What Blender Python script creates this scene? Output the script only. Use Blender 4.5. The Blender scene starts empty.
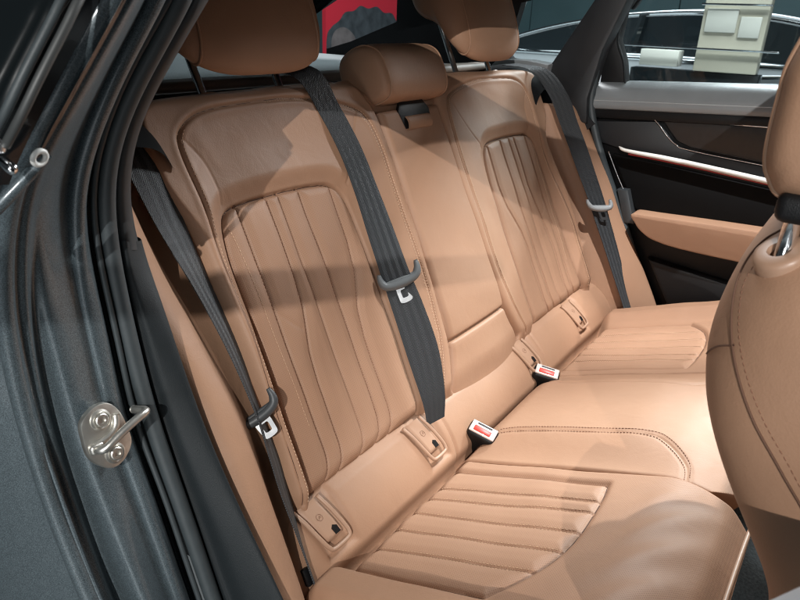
import bpy, bmesh, math, random
import numpy as np
from mathutils import Vector, Matrix

random.seed(7)
rng = np.random.default_rng(7)
R = math.radians
scene = bpy.context.scene
COL = scene.collection

# ------------------------------------------------------------------ camera
# car axes: +X forward, +Y towards the far side, +Z up; origin at the rear seat's bight
cam = bpy.data.cameras.new('camera')
cam_ob = bpy.data.objects.new('camera', cam)
COL.objects.link(cam_ob)
yaw, pitch, roll = 0.6043, 0.4022, 0.0396
fw = Vector((-math.sin(yaw) * math.cos(pitch), math.cos(yaw) * math.cos(pitch), -math.sin(pitch)))
r0 = Vector((math.cos(yaw), math.sin(yaw), 0))
u0 = r0.cross(fw)
rr = r0 * math.cos(roll) + u0 * math.sin(roll)
uu = -r0 * math.sin(roll) + u0 * math.cos(roll)
M = Matrix((rr, uu, -fw)).transposed().to_4x4()
M.translation = Vector((0.5345, -1.1126, 0.7472))
cam_ob.matrix_world = M
cam.sensor_width = 36.0
cam.lens = 664.2 / 800 * 36
cam.clip_start = 0.02
cam.clip_end = 200
cam.dof.use_dof = True
cam.dof.focus_distance = 1.05
cam.dof.aperture_fstop = 14.0
scene.camera = cam_ob

# ------------------------------------------------------------------ light
world = bpy.data.worlds.new('World')
scene.world = world
world.use_nodes = True
bgn = world.node_tree.nodes['Background']
bgn.inputs['Color'].default_value = (0.78, 0.90, 1.0, 1)
bgn.inputs['Strength'].default_value = 0.03


def spot(name, loc, aim, power, radius, size, col=(1, 1, 1), blend=0.3):
    d = bpy.data.lights.new(name, 'SPOT')
    d.energy = power
    d.shadow_soft_size = radius
    d.spot_size = R(size)
    d.spot_blend = blend
    d.color = col
    o = bpy.data.objects.new(name, d)
    COL.objects.link(o)
    o.location = loc
    o.rotation_euler = (Vector(aim) - Vector(loc)).to_track_quat('-Z', 'Y').to_euler()
    return o


def area(name, loc, aim, power, sx, sy, col=(1, 1, 1)):
    d = bpy.data.lights.new(name, 'AREA')
    d.energy = power
    d.shape = 'RECTANGLE'
    d.size = sx
    d.size_y = sy
    d.color = col
    o = bpy.data.objects.new(name, d)
    COL.objects.link(o)
    o.location = loc
    o.rotation_euler = (Vector(aim) - Vector(loc)).to_track_quat('-Z', 'Y').to_euler()
    return o


ROOF_X0, ROOF_X1, ROOF_Y = 0.00, 0.62, 0.50
KEY = Vector((1.90, -3.6, 2.30))
# showroom ceiling spots: one past the open door, three through the roof opening
spot('key_spot', KEY, (-0.05, -0.3, 0.3), 460, 0.010, 40, (1.0, 0.98, 0.95))
spot('roof_spot', (0.95, 0.35, 2.9), (0.15, 0.05, 0.08), 420, 0.02, 23, (0.97, 0.99, 1.0), 0.8)
spot('roof_spot', (0.70, -0.40, 2.9), (0.25, 0.62, 0.25), 600, 0.02, 18, (0.98, 0.99, 1.0), 0.9)
spot('roof_spot', (0.90, 0.60, 2.9), (0.0, -0.4, 0.2), 50, 0.02, 20, (0.98, 0.99, 1.0), 0.9)
area('showroom_glow', (1.6, -3.0, 1.3), (0, -0.5, 0.3), 13, 1.2, 0.6, (0.97, 0.99, 1.0))
area('showroom_glow', (0.6, -3.2, 0.6), (-0.1, -0.85, 0.3), 11, 0.8, 0.8, (0.93, 0.98, 1.0))
area('floor_bounce', (1.0, -2.2, -0.3), (0, -0.7, 0.3), 6, 1.2, 1.2, (0.97, 0.99, 1.0))
area('showroom_glow', (0.4, 2.0, 1.8), (0.2, 0.6, 0.5), 150, 1.0, 0.5, (0.97, 0.99, 1.0))
area('showroom_ceiling', (-0.8, 2.0, 3.8), (-0.5, 3.0, 0.2), 300, 3.0, 1.6, (0.95, 0.98, 1.0))


scene.view_settings.view_transform = 'Standard'
scene.view_settings.look = 'None'
scene.view_settings.exposure = 0.18
scene.view_settings.gamma = 1.0
scene.cycles.use_denoising = True
scene.cycles.max_bounces = 8
scene.cycles.filter_width = 1.1

# ------------------------------------------------------------------ materials
MATS = {}


def mat(name, col, rough=0.5, metal=0.0, coat=0.0, emit=None, emit_s=0.0, spec=0.5, noise=None, bump=None,
        nscale=40.0, sheen=0.0):
    if name in MATS:
        return MATS[name]
    m = bpy.data.materials.new(name)
    m.use_nodes = True
    nt = m.node_tree
    b = nt.nodes['Principled BSDF']
    b.inputs['Base Color'].default_value = (*col, 1)
    b.inputs['Roughness'].default_value = rough
    b.inputs['Metallic'].default_value = metal
    b.inputs['Coat Weight'].default_value = coat
    b.inputs['Coat Roughness'].default_value = 0.04
    b.inputs['Specular IOR Level'].default_value = spec
    b.inputs['Sheen Weight'].default_value = sheen
    if emit:
        b.inputs['Emission Color'].default_value = (*emit, 1)
        b.inputs['Emission Strength'].default_value = emit_s
    tc = nt.nodes.new('ShaderNodeTexCoord')
    if noise:
        n = nt.nodes.new('ShaderNodeTexNoise')
        n.inputs['Scale'].default_value = nscale
        n.inputs['Detail'].default_value = 6
        nt.links.new(tc.outputs['Object'], n.inputs['Vector'])
        mx = nt.nodes.new('ShaderNodeMix')
        mx.data_type = 'RGBA'
        mx.inputs['A'].default_value = (*[c * (1 - noise) for c in col], 1)
        mx.inputs['B'].default_value = (*[min(1, c * (1 + noise)) for c in col], 1)
        nt.links.new(n.outputs['Fac'], mx.inputs['Factor'])
        nt.links.new(mx.outputs['Result'], b.inputs['Base Color'])
        mr = nt.nodes.new('ShaderNodeMapRange')
        mr.inputs['To Min'].default_value = max(0.02, rough - 0.08)
        mr.inputs['To Max'].default_value = rough + 0.08
        nt.links.new(n.outputs['Fac'], mr.inputs['Value'])
        nt.links.new(mr.outputs['Result'], b.inputs['Roughness'])
    if bump:
        n2 = nt.nodes.new('ShaderNodeTexNoise')
        n2.inputs['Scale'].default_value = bump[0]
        n2.inputs['Detail'].default_value = 3
        nt.links.new(tc.outputs['Object'], n2.inputs['Vector'])
        bp = nt.nodes.new('ShaderNodeBump')
        bp.inputs['Strength'].default_value = bump[1]
        bp.inputs['Distance'].default_value = 0.001
        nt.links.new(n2.outputs['Fac'], bp.inputs['Height'])
        nt.links.new(bp.outputs['Normal'], b.inputs['Normal'])
    MATS[name] = m
    return m


def leather(name, col, perf=False, rough=0.57):
    m = bpy.data.materials.new(name)
    m.use_nodes = True
    nt = m.node_tree
    L = nt.links.new
    b = nt.nodes['Principled BSDF']
    b.inputs['Specular IOR Level'].default_value = 0.36
    b.inputs['Sheen Weight'].default_value = 0.0
    b.inputs['Sheen Roughness'].default_value = 0.4
    tc = nt.nodes.new('ShaderNodeTexCoord')
    n = nt.nodes.new('ShaderNodeTexNoise')
    n.inputs['Scale'].default_value = 9
    n.inputs['Detail'].default_value = 5
    L(tc.outputs['Object'], n.inputs['Vector'])
    mx = nt.nodes.new('ShaderNodeMix')
    mx.data_type = 'RGBA'
    mx.inputs['A'].default_value = (*[c * 0.90 for c in col], 1)
    mx.inputs['B'].default_value = (*[c * 1.09 for c in col], 1)
    L(n.outputs['Fac'], mx.inputs['Factor'])
    colout = mx.outputs['Result']
    # grain: small cells, long soft wrinkles
    v = nt.nodes.new('ShaderNodeTexVoronoi')
    v.inputs['Scale'].default_value = 480
    L(tc.outputs['Object'], v.inputs['Vector'])
    n3 = nt.nodes.new('ShaderNodeTexNoise')
    n3.inputs['Scale'].default_value = 26
    n3.inputs['Detail'].default_value = 4
    n3.inputs['Distortion'].default_value = 0.6
    L(tc.outputs['Object'], n3.inputs['Vector'])
    b1 = nt.nodes.new('ShaderNodeBump')
    b1.inputs['Strength'].default_value = 0.20
    b1.inputs['Distance'].default_value = 0.0006
    L(v.outputs['Distance'], b1.inputs['Height'])
    b2 = nt.nodes.new('ShaderNodeBump')
    b2.inputs['Strength'].default_value = 0.28
    b2.inputs['Distance'].default_value = 0.0035
    L(n3.outputs['Fac'], b2.inputs['Height'])
    L(b1.outputs['Normal'], b2.inputs['Normal'])
    nout = b2.outputs['Normal']
    if perf:
        mp = nt.nodes.new('ShaderNodeMapping')
        mp.inputs['Rotation'].default_value = (0, 0, R(45))
        mp.inputs['Scale'].default_value = (1 / 0.0026,) * 3
        L(tc.outputs['UV'], mp.inputs['Vector'])
        fr = nt.nodes.new('ShaderNodeVectorMath')
        fr.operation = 'FRACTION'
        L(mp.outputs['Vector'], fr.inputs[0])
        sb = nt.nodes.new('ShaderNodeVectorMath')
        sb.operation = 'SUBTRACT'
        sb.inputs[1].default_value = (0.5, 0.5, 0)
        L(fr.outputs['Vector'], sb.inputs[0])
        sx = nt.nodes.new('ShaderNodeSeparateXYZ')
        L(sb.outputs['Vector'], sx.inputs['Vector'])
        cb = nt.nodes.new('ShaderNodeCombineXYZ')
        L(sx.outputs['X'], cb.inputs['X'])
        L(sx.outputs['Y'], cb.inputs['Y'])
        ln = nt.nodes.new('ShaderNodeVectorMath')
        ln.operation = 'LENGTH'
        L(cb.outputs['Vector'], ln.inputs[0])
        mr = nt.nodes.new('ShaderNodeMapRange')
        mr.inputs['From Min'].default_value = 0.16
        mr.inputs['From Max'].default_value = 0.30
        L(ln.outputs['Value'], mr.inputs['Value'])
        mx2 = nt.nodes.new('ShaderNodeMix')
        mx2.data_type = 'RGBA'
        mx2.inputs['A'].default_value = (*[c * 0.70 for c in col], 1)
        L(mr.outputs['Result'], mx2.inputs['Factor'])
        L(colout, mx2.inputs['B'])
        colout = mx2.outputs['Result']
    L(colout, b.inputs['Base Color'])
    L(nout, b.inputs['Normal'])
    mr2 = nt.nodes.new('ShaderNodeMapRange')
    mr2.inputs['To Min'].default_value = rough - 0.07
    mr2.inputs['To Max'].default_value = rough + 0.09
    L(n3.outputs['Fac'], mr2.inputs['Value'])
    L(mr2.outputs['Result'], b.inputs['Roughness'])
    MATS[name] = m
    return m


def paint():
    m = bpy.data.materials.new('grey metallic paint')
    m.use_nodes = True
    nt = m.node_tree
    L = nt.links.new
    b = nt.nodes['Principled BSDF']
    tc = nt.nodes.new('ShaderNodeTexCoord')
    n = nt.nodes.new('ShaderNodeTexNoise')
    n.inputs['Scale'].default_value = 1100
    n.inputs['Detail'].default_value = 2
    L(tc.outputs['Object'], n.inputs['Vector'])
    cr = nt.nodes.new('ShaderNodeValToRGB')
    cr.color_ramp.elements[0].position = 0.35
    cr.color_ramp.elements[0].color = (0.030, 0.041, 0.047, 1)
    cr.color_ramp.elements[1].position = 0.72
    cr.color_ramp.elements[1].color = (0.125, 0.160, 0.178, 1)
    L(n.outputs['Fac'], cr.inputs['Fac'])
    # dust and scuffs from use
    d = nt.nodes.new('ShaderNodeTexNoise')
    d.inputs['Scale'].default_value = 34
    d.inputs['Detail'].default_value = 9
    d.inputs['Roughness'].default_value = 0.75
    L(tc.outputs['Object'], d.inputs['Vector'])
    dr = nt.nodes.new('ShaderNodeMapRange')
    dr.inputs['From Min'].default_value = 0.52
    dr.inputs['From Max'].default_value = 0.8
    dr.inputs['To Max'].default_value = 0.30
    L(d.outputs['Fac'], dr.inputs['Value'])
    mx = nt.nodes.new('ShaderNodeMix')
    mx.data_type = 'RGBA'
    L(dr.outputs['Result'], mx.inputs['Factor'])
    L(cr.outputs['Color'], mx.inputs['A'])
    mx.inputs['B'].default_value = (0.15, 0.185, 0.20, 1)
    L(mx.outputs['Result'], b.inputs['Base Color'])
    b.inputs['Metallic'].default_value = 0.35
    b.inputs['Roughness'].default_value = 0.48
    b.inputs['Coat Weight'].default_value = 0.4
    b.inputs['Coat Roughness'].default_value = 0.12
    MATS['paint'] = m
    return m


def webbing_mat(key, gain):
    m = bpy.data.materials.new('black seat belt webbing')
    m.use_nodes = True
    nt = m.node_tree
    L = nt.links.new
    b = nt.nodes['Principled BSDF']
    b.inputs['Roughness'].default_value = 0.62
    b.inputs['Sheen Weight'].default_value = 0.06
    tc = nt.nodes.new('ShaderNodeTexCoord')
    sx = nt.nodes.new('ShaderNodeSeparateXYZ')
    L(tc.outputs['UV'], sx.inputs['Vector'])

    def m_(op, a, bb=None):
        q = nt.nodes.new('ShaderNodeMath')
        q.operation = op
        for i, x in enumerate((a, bb)):
            if x is None:
                continue
            if isinstance(x, (int, float)):
                q.inputs[i].default_value = x
            else:
                L(x, q.inputs[i])
        return q.outputs[0]
    # herringbone ribs across and along the band (u across 0..1, v metres along)
    w = m_('SINE', m_('MULTIPLY', m_('ADD', m_('MULTIPLY', sx.outputs['Y'], 900.0),
                                     m_('MULTIPLY', m_('PINGPONG', sx.outputs['X'], 0.125), 60.0)), 2.0))
    # two paler woven stripes
    s1 = m_('LESS_THAN', m_('ABSOLUTE', m_('SUBTRACT', sx.outputs['X'], 0.36)), 0.065)
    s2 = m_('LESS_THAN', m_('ABSOLUTE', m_('SUBTRACT', sx.outputs['X'], 0.64)), 0.065)
    st = m_('ADD', s1, s2)
    n = nt.nodes.new('ShaderNodeTexNoise')
    n.inputs['Scale'].default_value = 1100
    n.inputs['Detail'].default_value = 2
    L(tc.outputs['Object'], n.inputs['Vector'])
    f = m_('ADD', m_('MULTIPLY', st, gain), m_('MULTIPLY', n.outputs['Fac'], 0.42))
    cr = nt.nodes.new('ShaderNodeValToRGB')
    cr.color_ramp.elements[0].color = (0.007, 0.009, 0.012, 1)
    cr.color_ramp.elements[1].color = (0.052, 0.060, 0.065, 1)
    L(f, cr.inputs['Fac'])
    L(cr.outputs['Color'], b.inputs['Base Color'])
    bp = nt.nodes.new('ShaderNodeBump')
    bp.inputs['Strength'].default_value = 0.5
    bp.inputs['Distance'].default_value = 0.0006
    L(w, bp.inputs['Height'])
    L(bp.outputs['Normal'], b.inputs['Normal'])
    MATS[key] = m
    return m


def glass_mat(name, tint=(0.9, 0.96, 0.97)):
    m = bpy.data.materials.new(name)
    m.use_nodes = True
    nt = m.node_tree
    nt.nodes.remove(nt.nodes['Principled BSDF'])
    out = nt.nodes['Material Output']
    t = nt.nodes.new('ShaderNodeBsdfTransparent')
    t.inputs['Color'].default_value = (*tint, 1)
    g = nt.nodes.new('ShaderNodeBsdfGlossy')
    g.inputs['Roughness'].default_value = 0.01
    f = nt.nodes.new('ShaderNodeFresnel')
    f.inputs['IOR'].default_value = 1.45
    mx = nt.nodes.new('ShaderNodeMixShader')
    nt.links.new(f.outputs['Fac'], mx.inputs['Fac'])
    nt.links.new(t.outputs['BSDF'], mx.inputs[1])
    nt.links.new(g.outputs['BSDF'], mx.inputs[2])
    nt.links.new(mx.outputs['Shader'], out.inputs['Surface'])
    MATS[name] = m
    return m


TAN = (0.338, 0.193, 0.120)
LEA = leather('tan leather', TAN)
PERF = leather('perforated tan leather', (0.348, 0.200, 0.126), perf=True)
TANP = mat('tan plastic', (0.37, 0.225, 0.15), 0.42, noise=0.05, nscale=20)
THREAD = mat('tan thread', (0.62, 0.42, 0.28), 0.7)
THREADD = mat('brown thread', (0.20, 0.09, 0.05), 0.7)
SEAM_SHADE = mat('painted seam shade', (0.075, 0.036, 0.022), 0.85)
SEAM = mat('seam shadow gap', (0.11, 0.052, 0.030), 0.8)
PAINT = paint()
RUB = mat('black rubber', (0.036, 0.045, 0.049), 0.52, noise=0.15, nscale=60, bump=(300, 0.15))
RUBD = mat('dark rubber', (0.016, 0.019, 0.021), 0.55, noise=0.15, nscale=60)
PLA = mat('charcoal trim plastic', (0.010, 0.0135, 0.0155), 0.55, spec=0.3, noise=0.12, nscale=30, bump=(900, 0.35))
BLK = mat('black plastic', (0.006, 0.006, 0.0065), 0.45, spec=0.3, bump=(900, 0.3))
BLKG = mat('gloss black', (0.005, 0.007, 0.008), 0.35, spec=0.12)
PILLAR_SHADE = mat('painted pillar shade', (0.010, 0.012, 0.014), 0.22, coat=0.5, noise=0.2, nscale=900)
HEAD = mat('black headliner cloth', (0.010, 0.0105, 0.012), 0.9, bump=(700, 0.5))
TRIMD = mat('near black trim', (0.014, 0.015, 0.017), 0.5, noise=0.1, nscale=40, bump=(900, 0.3))
DASH = mat('grey padded leatherette', (0.20, 0.212, 0.218), 0.36, noise=0.08, nscale=25, bump=(800, 0.35))
CHR = mat('chrome', (0.78, 0.79, 0.80), 0.12, metal=1.0)
SATIN = mat('satin silver', (0.62, 0.63, 0.64), 0.3, metal=1.0, noise=0.06, nscale=80)
ZINC = mat('zinc plated steel', (0.60, 0.585, 0.54), 0.36, metal=0.92, noise=0.18, nscale=60, bump=(200, 0.2))
TONG = mat('grey tongue plastic', (0.145, 0.156, 0.16), 0.45, noise=0.06, nscale=60)
TONGD = mat('dark grey tongue plastic', (0.045, 0.049, 0.052), 0.45, noise=0.06, nscale=60)
RED = mat('red button', (0.62, 0.045, 0.03), 0.4)
BUCKG = mat('pale buckle face', (0.55, 0.46, 0.42), 0.35, noise=0.06, nscale=60)
WOOD = mat('dark ash inlay', (0.017, 0.0165, 0.017), 0.35, noise=0.45, nscale=70)
CARPET = mat('grey carpet', (0.085, 0.10, 0.105), 0.95, noise=0.75, nscale=260, bump=(260, 1.0))
WEB = webbing_mat('striped webbing', 0.60)
WEBP = webbing_mat('plain webbing', 0.05)
GLASS = glass_mat('window glass')
REDL = mat('red ambient strip', (0.22, 0.012, 0.012), 0.5, emit=(1.0, 0.05, 0.04), emit_s=0.03)

# ------------------------------------------------------------------ object helpers
ROOTS = {}


def thing(name, label, cat, loc=(0, 0, 0), group=None):
    o = bpy.data.objects.new(name, None)
    o.empty_display_size = 0.05
    COL.objects.link(o)
    o.location = loc
    o['label'] = label
    o['category'] = cat
    if group:
        o['group'] = group
    return o


def origin(p):
    while p is not None and p.parent is not None:
        p = p.parent
    return np.array(p.location) if p is not None else np.zeros(3)


def link(name, verts, faces, m, parent=None, smooth=True, uv=None, kind=None, autosmooth=None, label=None):
    verts = np.asarray(verts, float) - origin(parent)
    me = bpy.data.meshes.new(name)
    if isinstance(faces, np.ndarray):
        n = len(faces)
        me.vertices.add(len(verts))
        me.vertices.foreach_set('co', verts.astype(np.float32).ravel())
        me.loops.add(n * 4)
        me.loops.foreach_set('vertex_index', faces.astype(np.int32).ravel())
        me.polygons.add(n)
        me.polygons.foreach_set('loop_start', np.arange(0, n * 4, 4, dtype=np.int32))
        me.update(calc_edges=True)
        me.validate()
    else:
        me.from_pydata(verts.tolist(), [], faces)
        me.update()
    if uv is not None:
        lay = me.uv_layers.new(name='uv')
        vi = np.zeros(len(me.loops), dtype=np.int32)
        me.loops.foreach_get('vertex_index', vi)
        lay.data.foreach_set('uv', np.asarray(uv, np.float32)[vi].ravel())
    if smooth:
        me.polygons.foreach_set('use_smooth', np.ones(len(me.polygons), dtype=bool))
    me.materials.append(m)
    o = bpy.data.objects.new(name, me)
    COL.objects.link(o)
    o.parent = parent
    if kind:
        o['kind'] = kind
    if label:
        o['label'] = label
    if autosmooth:
        me.set_sharp_from_angle(angle=R(autosmooth))
    return o


def link_bm(name, bm, m, parent=None, smooth=True, autosmooth=40, **k):
    bmesh.ops.recalc_face_normals(bm, faces=bm.faces)
    v = [tuple(x.co) for x in bm.verts]
    bm.verts.index_update()
    f = [[x.index for x in p.verts] for p in bm.faces]
    bm.free()
    return link(name, v, f, m, parent, smooth, autosmooth=autosmooth, **k)


def catmull(P, n, closed=False):
    P = np.asarray(P, float)
    m = len(P)
    if closed:
        Q = np.vstack([P[-1:], P, P[:2]])
        segs = m
    else:
        Q = np.vstack([2 * P[0] - P[1], P, 2 * P[-1] - P[-2]])
        segs = m - 1
    t = np.linspace(0, segs, n, endpoint=not closed)
    i = np.minimum(t.astype(int), segs - 1)
    u = (t - i)[:, None]
    a, b, c, d = Q[i], Q[i + 1], Q[i + 2], Q[i + 3]
    return 0.5 * (2 * b + (c - a) * u + (2 * a - 5 * b + 4 * c - d) * u ** 2 + (3 * b - a - 3 * c + d) * u ** 3)


def resample(P, step=None, n=None):
    P = np.asarray(P, float)
    d = np.r_[0, np.cumsum(np.linalg.norm(np.diff(P, axis=0), axis=1))]
    if n is None:
        n = max(2, int(d[-1] / step) + 1)
    t = np.linspace(0, d[-1], n)
    return np.stack([np.interp(t, d, P[:, k]) for k in range(P.shape[1])], -1)


def grid_faces(nu, nv, closed_v=False):
    I, J = np.meshgrid(np.arange(nu - 1), np.arange(nv if closed_v else nv - 1), indexing='ij')
    J2 = (J + 1) % nv
    return np.stack([I * nv + J, (I + 1) * nv + J, (I + 1) * nv + J2, I * nv + J2], -1).reshape(-1, 4)


def tube_mesh(P, r, seg=10, squash=None, caps=True):
    """round bead along P; r is a radius or one per point"""
    P = np.asarray(P, float)
    n = len(P)
    r = np.broadcast_to(np.asarray(r, float), (n,))
    T = np.gradient(P, axis=0)
    T /= np.linalg.norm(T, axis=1)[:, None] + 1e-12
    N = np.zeros_like(P)
    ref = np.array([0, 0, 1.0]) if abs(T[0][2]) < 0.9 else np.array([1.0, 0, 0])
    nn = np.cross(T[0], ref)
    for i in range(n):
        nn = nn - T[i] * (nn @ T[i])
        nn /= np.linalg.norm(nn)
        N[i] = nn
    Bn = np.cross(T, N)
    a = np.linspace(0, 2 * np.pi, seg, endpoint=False)
    V = P[:, None] + r[:, None, None] * (np.cos(a)[None, :, None] * N[:, None] + np.sin(a)[None, :, None] * Bn[:, None])
    V = V.reshape(-1, 3)
    F = grid_faces(n, seg, True).tolist()
    if caps:
        F.append(list(range(seg))[::-1])
        F.append(list(range((n - 1) * seg, n * seg)))
    return V, F


def join(parts):
    V, F, o = [], [], 0
    for v, f in parts:
        V.append(np.asarray(v, float))
        F += [[i + o for i in q] for q in f]
        o += len(v)
    return np.vstack(V), F


def box_bm(size, bevel=0.0, seg=3, mtx=None, taper=None):
    bm = bmesh.new()
    bmesh.ops.create_cube(bm, size=1.0)
    for v in bm.verts:
        v.co = Vector((v.co.x * size[0], v.co.y * size[1], v.co.z * size[2]))
        if taper and v.co.z > 0:
            v.co.x *= taper[0]
            v.co.y *= taper[1]
    if bevel:
        bmesh.ops.bevel(bm, geom=list(bm.edges), offset=bevel, segments=seg, profile=0.5, affect='EDGES',
                        clamp_overlap=True)
    if mtx is not None:
        bm.transform(mtx)
    return bm


def bm_data(bm):
    bmesh.ops.recalc_face_normals(bm, faces=bm.faces)
    bm.verts.index_update()
    d = ([tuple(x.co) for x in bm.verts], [[x.index for x in p.verts] for p in bm.faces])
    bm.free()
    return d


def frame_mtx(o, x, y, z):
    m = Matrix((Vector(x), Vector(y), Vector(z))).transposed().to_4x4()
    m.translation = Vector(o)
    return m


def plate_bm(pts2, fr, thick, bevel=0.0, seg=2):
    """polygon pts2 in plane (O,U,V,N) extruded by thick along N, bevelled"""
    O, U, V_, N = [np.array(q, float) for q in fr]
    bm = bmesh.new()
    lo = [bm.verts.new(O + U * a + V_ * b) for a, b in pts2]
    hi = [bm.verts.new(O + U * a + V_ * b + N * thick) for a, b in pts2]
    n = len(pts2)
    bm.faces.new(lo[::-1])
    top = bm.faces.new(hi)
    for i in range(n):
        bm.faces.new([lo[i], lo[(i + 1) % n], hi[(i + 1) % n], hi[i]])
    bmesh.ops.recalc_face_normals(bm, faces=bm.faces)
    if bevel:
        bmesh.ops.bevel(bm, geom=[e for e in top.edges], offset=bevel, segments=seg, profile=0.5, affect='EDGES',
                        clamp_overlap=True)
    return bm


def ring_plate(outer, inner, fr, thick):
    """flat ring between two polylines with the same number of points"""
    O, U, V_, N = [np.array(q, float) for q in fr]
    n = len(outer)
    V = []
    for h in (0, thick):
        for P in (outer, inner):
            V += [O + U * a + V_ * b + N * h for a, b in P]
    F = []
    for i in range(n):
        j = (i + 1) % n
        F += [[i, n + i, n + j, j], [2 * n + i, 2 * n + j, 3 * n + j, 3 * n + i],
              [i, j, 2 * n + j, 2 * n + i], [n + i, 3 * n + i, 3 * n + j, n + j]]
    bm = bmesh.new()
    vs = [bm.verts.new(v) for v in V]
    for f in F:
        bm.faces.new([vs[k] for k in f])
    return bm


def sd_poly(A, B, poly, closed=True):
    """signed distance (inside positive) and nearest point; open polylines give -distance"""
    poly = np.asarray(poly, float)
    n = len(poly)
    best = np.full(A.shape, 1e9)
    na = np.zeros(A.shape)
    nb = np.zeros(A.shape)
    ins = np.zeros(A.shape, bool)
    for i in range(n if closed else n - 1):
        p, q = poly[i], poly[(i + 1) % n]
        d = q - p
        t = np.clip(((A - p[0]) * d[0] + (B - p[1]) * d[1]) / (d @ d + 1e-15), 0, 1)
        xa, xb = p[0] + t * d[0], p[1] + t * d[1]
        dist = np.hypot(A - xa, B - xb)
        m = dist < best
        best = np.where(m, dist, best)
        na = np.where(m, xa, na)
        nb = np.where(m, xb, nb)
        if closed:
            c = ((p[1] > B) != (q[1] > B)) & (A < (q[0] - p[0]) * (B - p[1]) / (q[1] - p[1] + 1e-15) + p[0])
            ins ^= c
    if closed:
        return np.where(ins, best, -best), na, nb
    return best, na, nb


def sst(x, a, b):  # smooth step
    t = np.clip((x - a) / (b - a), 0, 1)
    return t * t * (3 - 2 * t)


def groove(d, depth, w):
    return -depth * np.exp(-(d / w) ** 2)


def rolloff(d, r):
    q = np.clip(d, 0, r)
    return -(r - np.sqrt(np.maximum(r * r - (r - q) ** 2, 0)))


def pillow(d, amp, reach):
    t = np.clip(d / reach, 0, 1)
    return amp * (1 - (1 - t) ** 2.6)


def hfield(outline, hfun, fr, res, skirt, groups, parent, edge_drop=0.0):
    """heightfield over a closed outline in plane fr=(O,A,B,N); groups = [(name, pred(a,b) or None, material)]"""
    O, UA, UB, N = [np.array(q, float) for q in fr]
    P = np.asarray(outline, float)
    a0, b0 = P.min(0) - res
    a1, b1 = P.max(0) + res
    na, nb = int((a1 - a0) / res) + 2, int((b1 - b0) / res) + 2
    A, B = np.meshgrid(np.linspace(a0, a1, na), np.linspace(b0, b1, nb), indexing='ij')
    sd, xa, xb = sd_poly(A, B, P)
    out = sd < 0
    A = np.where(out, xa, A)
    B = np.where(out, xb, B)
    keep_v = sd > -res * 1.05
    F = grid_faces(na, nb)
    kv, iv = keep_v.ravel(), (~out).ravel()
    F = F[kv[F].all(1) & iv[F].any(1)]
    Af, Bf = A.ravel(), B.ravel()
    used = np.unique(F)
    remap = np.full(na * nb, -1)
    remap[used] = np.arange(len(used))
    F = remap[F]
    a, b = Af[used], Bf[used]
    h = hfun(a, b)
    V = O + a[:, None] * UA + b[:, None] * UB + h[:, None] * N
    flip = np.dot(np.cross(UA, UB), N) < 0
    if flip:
        F = F[:, ::-1]
    # skirt
    E = np.vstack([F[:, [0, 1]], F[:, [1, 2]], F[:, [2, 3]], F[:, [3, 0]]])
    key = np.sort(E, 1)
    k = key[:, 0].astype(np.int64) * len(used) + key[:, 1]
    uq, idx, cnt = np.unique(k, return_index=True, return_counts=True)
    bd = E[idx[cnt == 1]]
    bd = bd[bd[:, 0] != bd[:, 1]]
    bv = np.unique(bd)
    m2 = np.full(len(used), -1)
    m2[bv] = np.arange(len(bv)) + len(used)
    Vs = V[bv] + (skirt if isinstance(skirt, np.ndarray) else -N * skirt)
    Fs = np.stack([bd[:, 1], bd[:, 0], m2[bd[:, 0]], m2[bd[:, 1]]], 1)
    V2 = np.vstack([V, Vs])
    uv = np.vstack([np.stack([a, b], 1), np.stack([a[bv], b[bv]], 1)])
    ca, cb = a[F].mean(1), b[F].mean(1)
    left = np.ones(len(F), bool)
    objs = []
    for gi, (name, pred, m) in enumerate(groups):
        sel = left.copy() if pred is None else (left & pred(ca, cb))
        left &= ~sel
        FF = F[sel]
        if gi == 0:
            FF = np.vstack([FF, Fs])
        u = np.unique(FF)
        rm = np.full(len(V2), -1)
        rm[u] = np.arange(len(u))
        objs.append(link(name, V2[u], rm[FF], m, parent if gi == 0 or not objs else parent, uv=uv[u]))
    return objs


def stitches(name, paths, hfun, fr, parent, m, spacing=0.0055, length=0.0036, r=0.0006, lift=0.0003):
    """thread dashes along 2D paths lying on a heightfield"""
    O, UA, UB, N = [np.array(q, float) for q in fr]
    for path in paths:
        V, F = [], []
        k = 0
        p = resample(catmull(path, max(30, len(path) * 12)), spacing)
        h = hfun(p[:, 0], p[:, 1]) + lift
        W = O + p[:, :1] * UA + p[:, 1:] * UB + h[:, None] * N
        for i in range(len(W) - 1):
            c = (W[i] + W[i + 1]) / 2
            t = W[i + 1] - W[i]
            L = np.linalg.norm(t)
            if L < 1e-6:
                continue
            t /= L
            s = np.cross(t, N)
            s /= np.linalg.norm(s) + 1e-12
            q = np.cross(s, t)
            for e, rad in ((-0.5, 0.4), (-0.25, 1), (0.25, 1), (0.5, 0.4)):
                for x, y in ((1, 0), (0, 1), (-1, 0), (0, -1)):
                    V.append(c + t * e * length + (s * x + q * y) * r * rad)
            for j in range(3):
                for i4 in range(4):
                    F.append([k + j * 4 + i4, k + j * 4 + (i4 + 1) % 4, k + j * 4 + 4 + (i4 + 1) % 4, k + j * 4 + 4 + i4])
            F.append([k, k + 3, k + 2, k + 1])
            F.append([k + 12, k + 13, k + 14, k + 15])
            k += 16
        link(name, np.array(V), F, m, parent)


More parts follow.
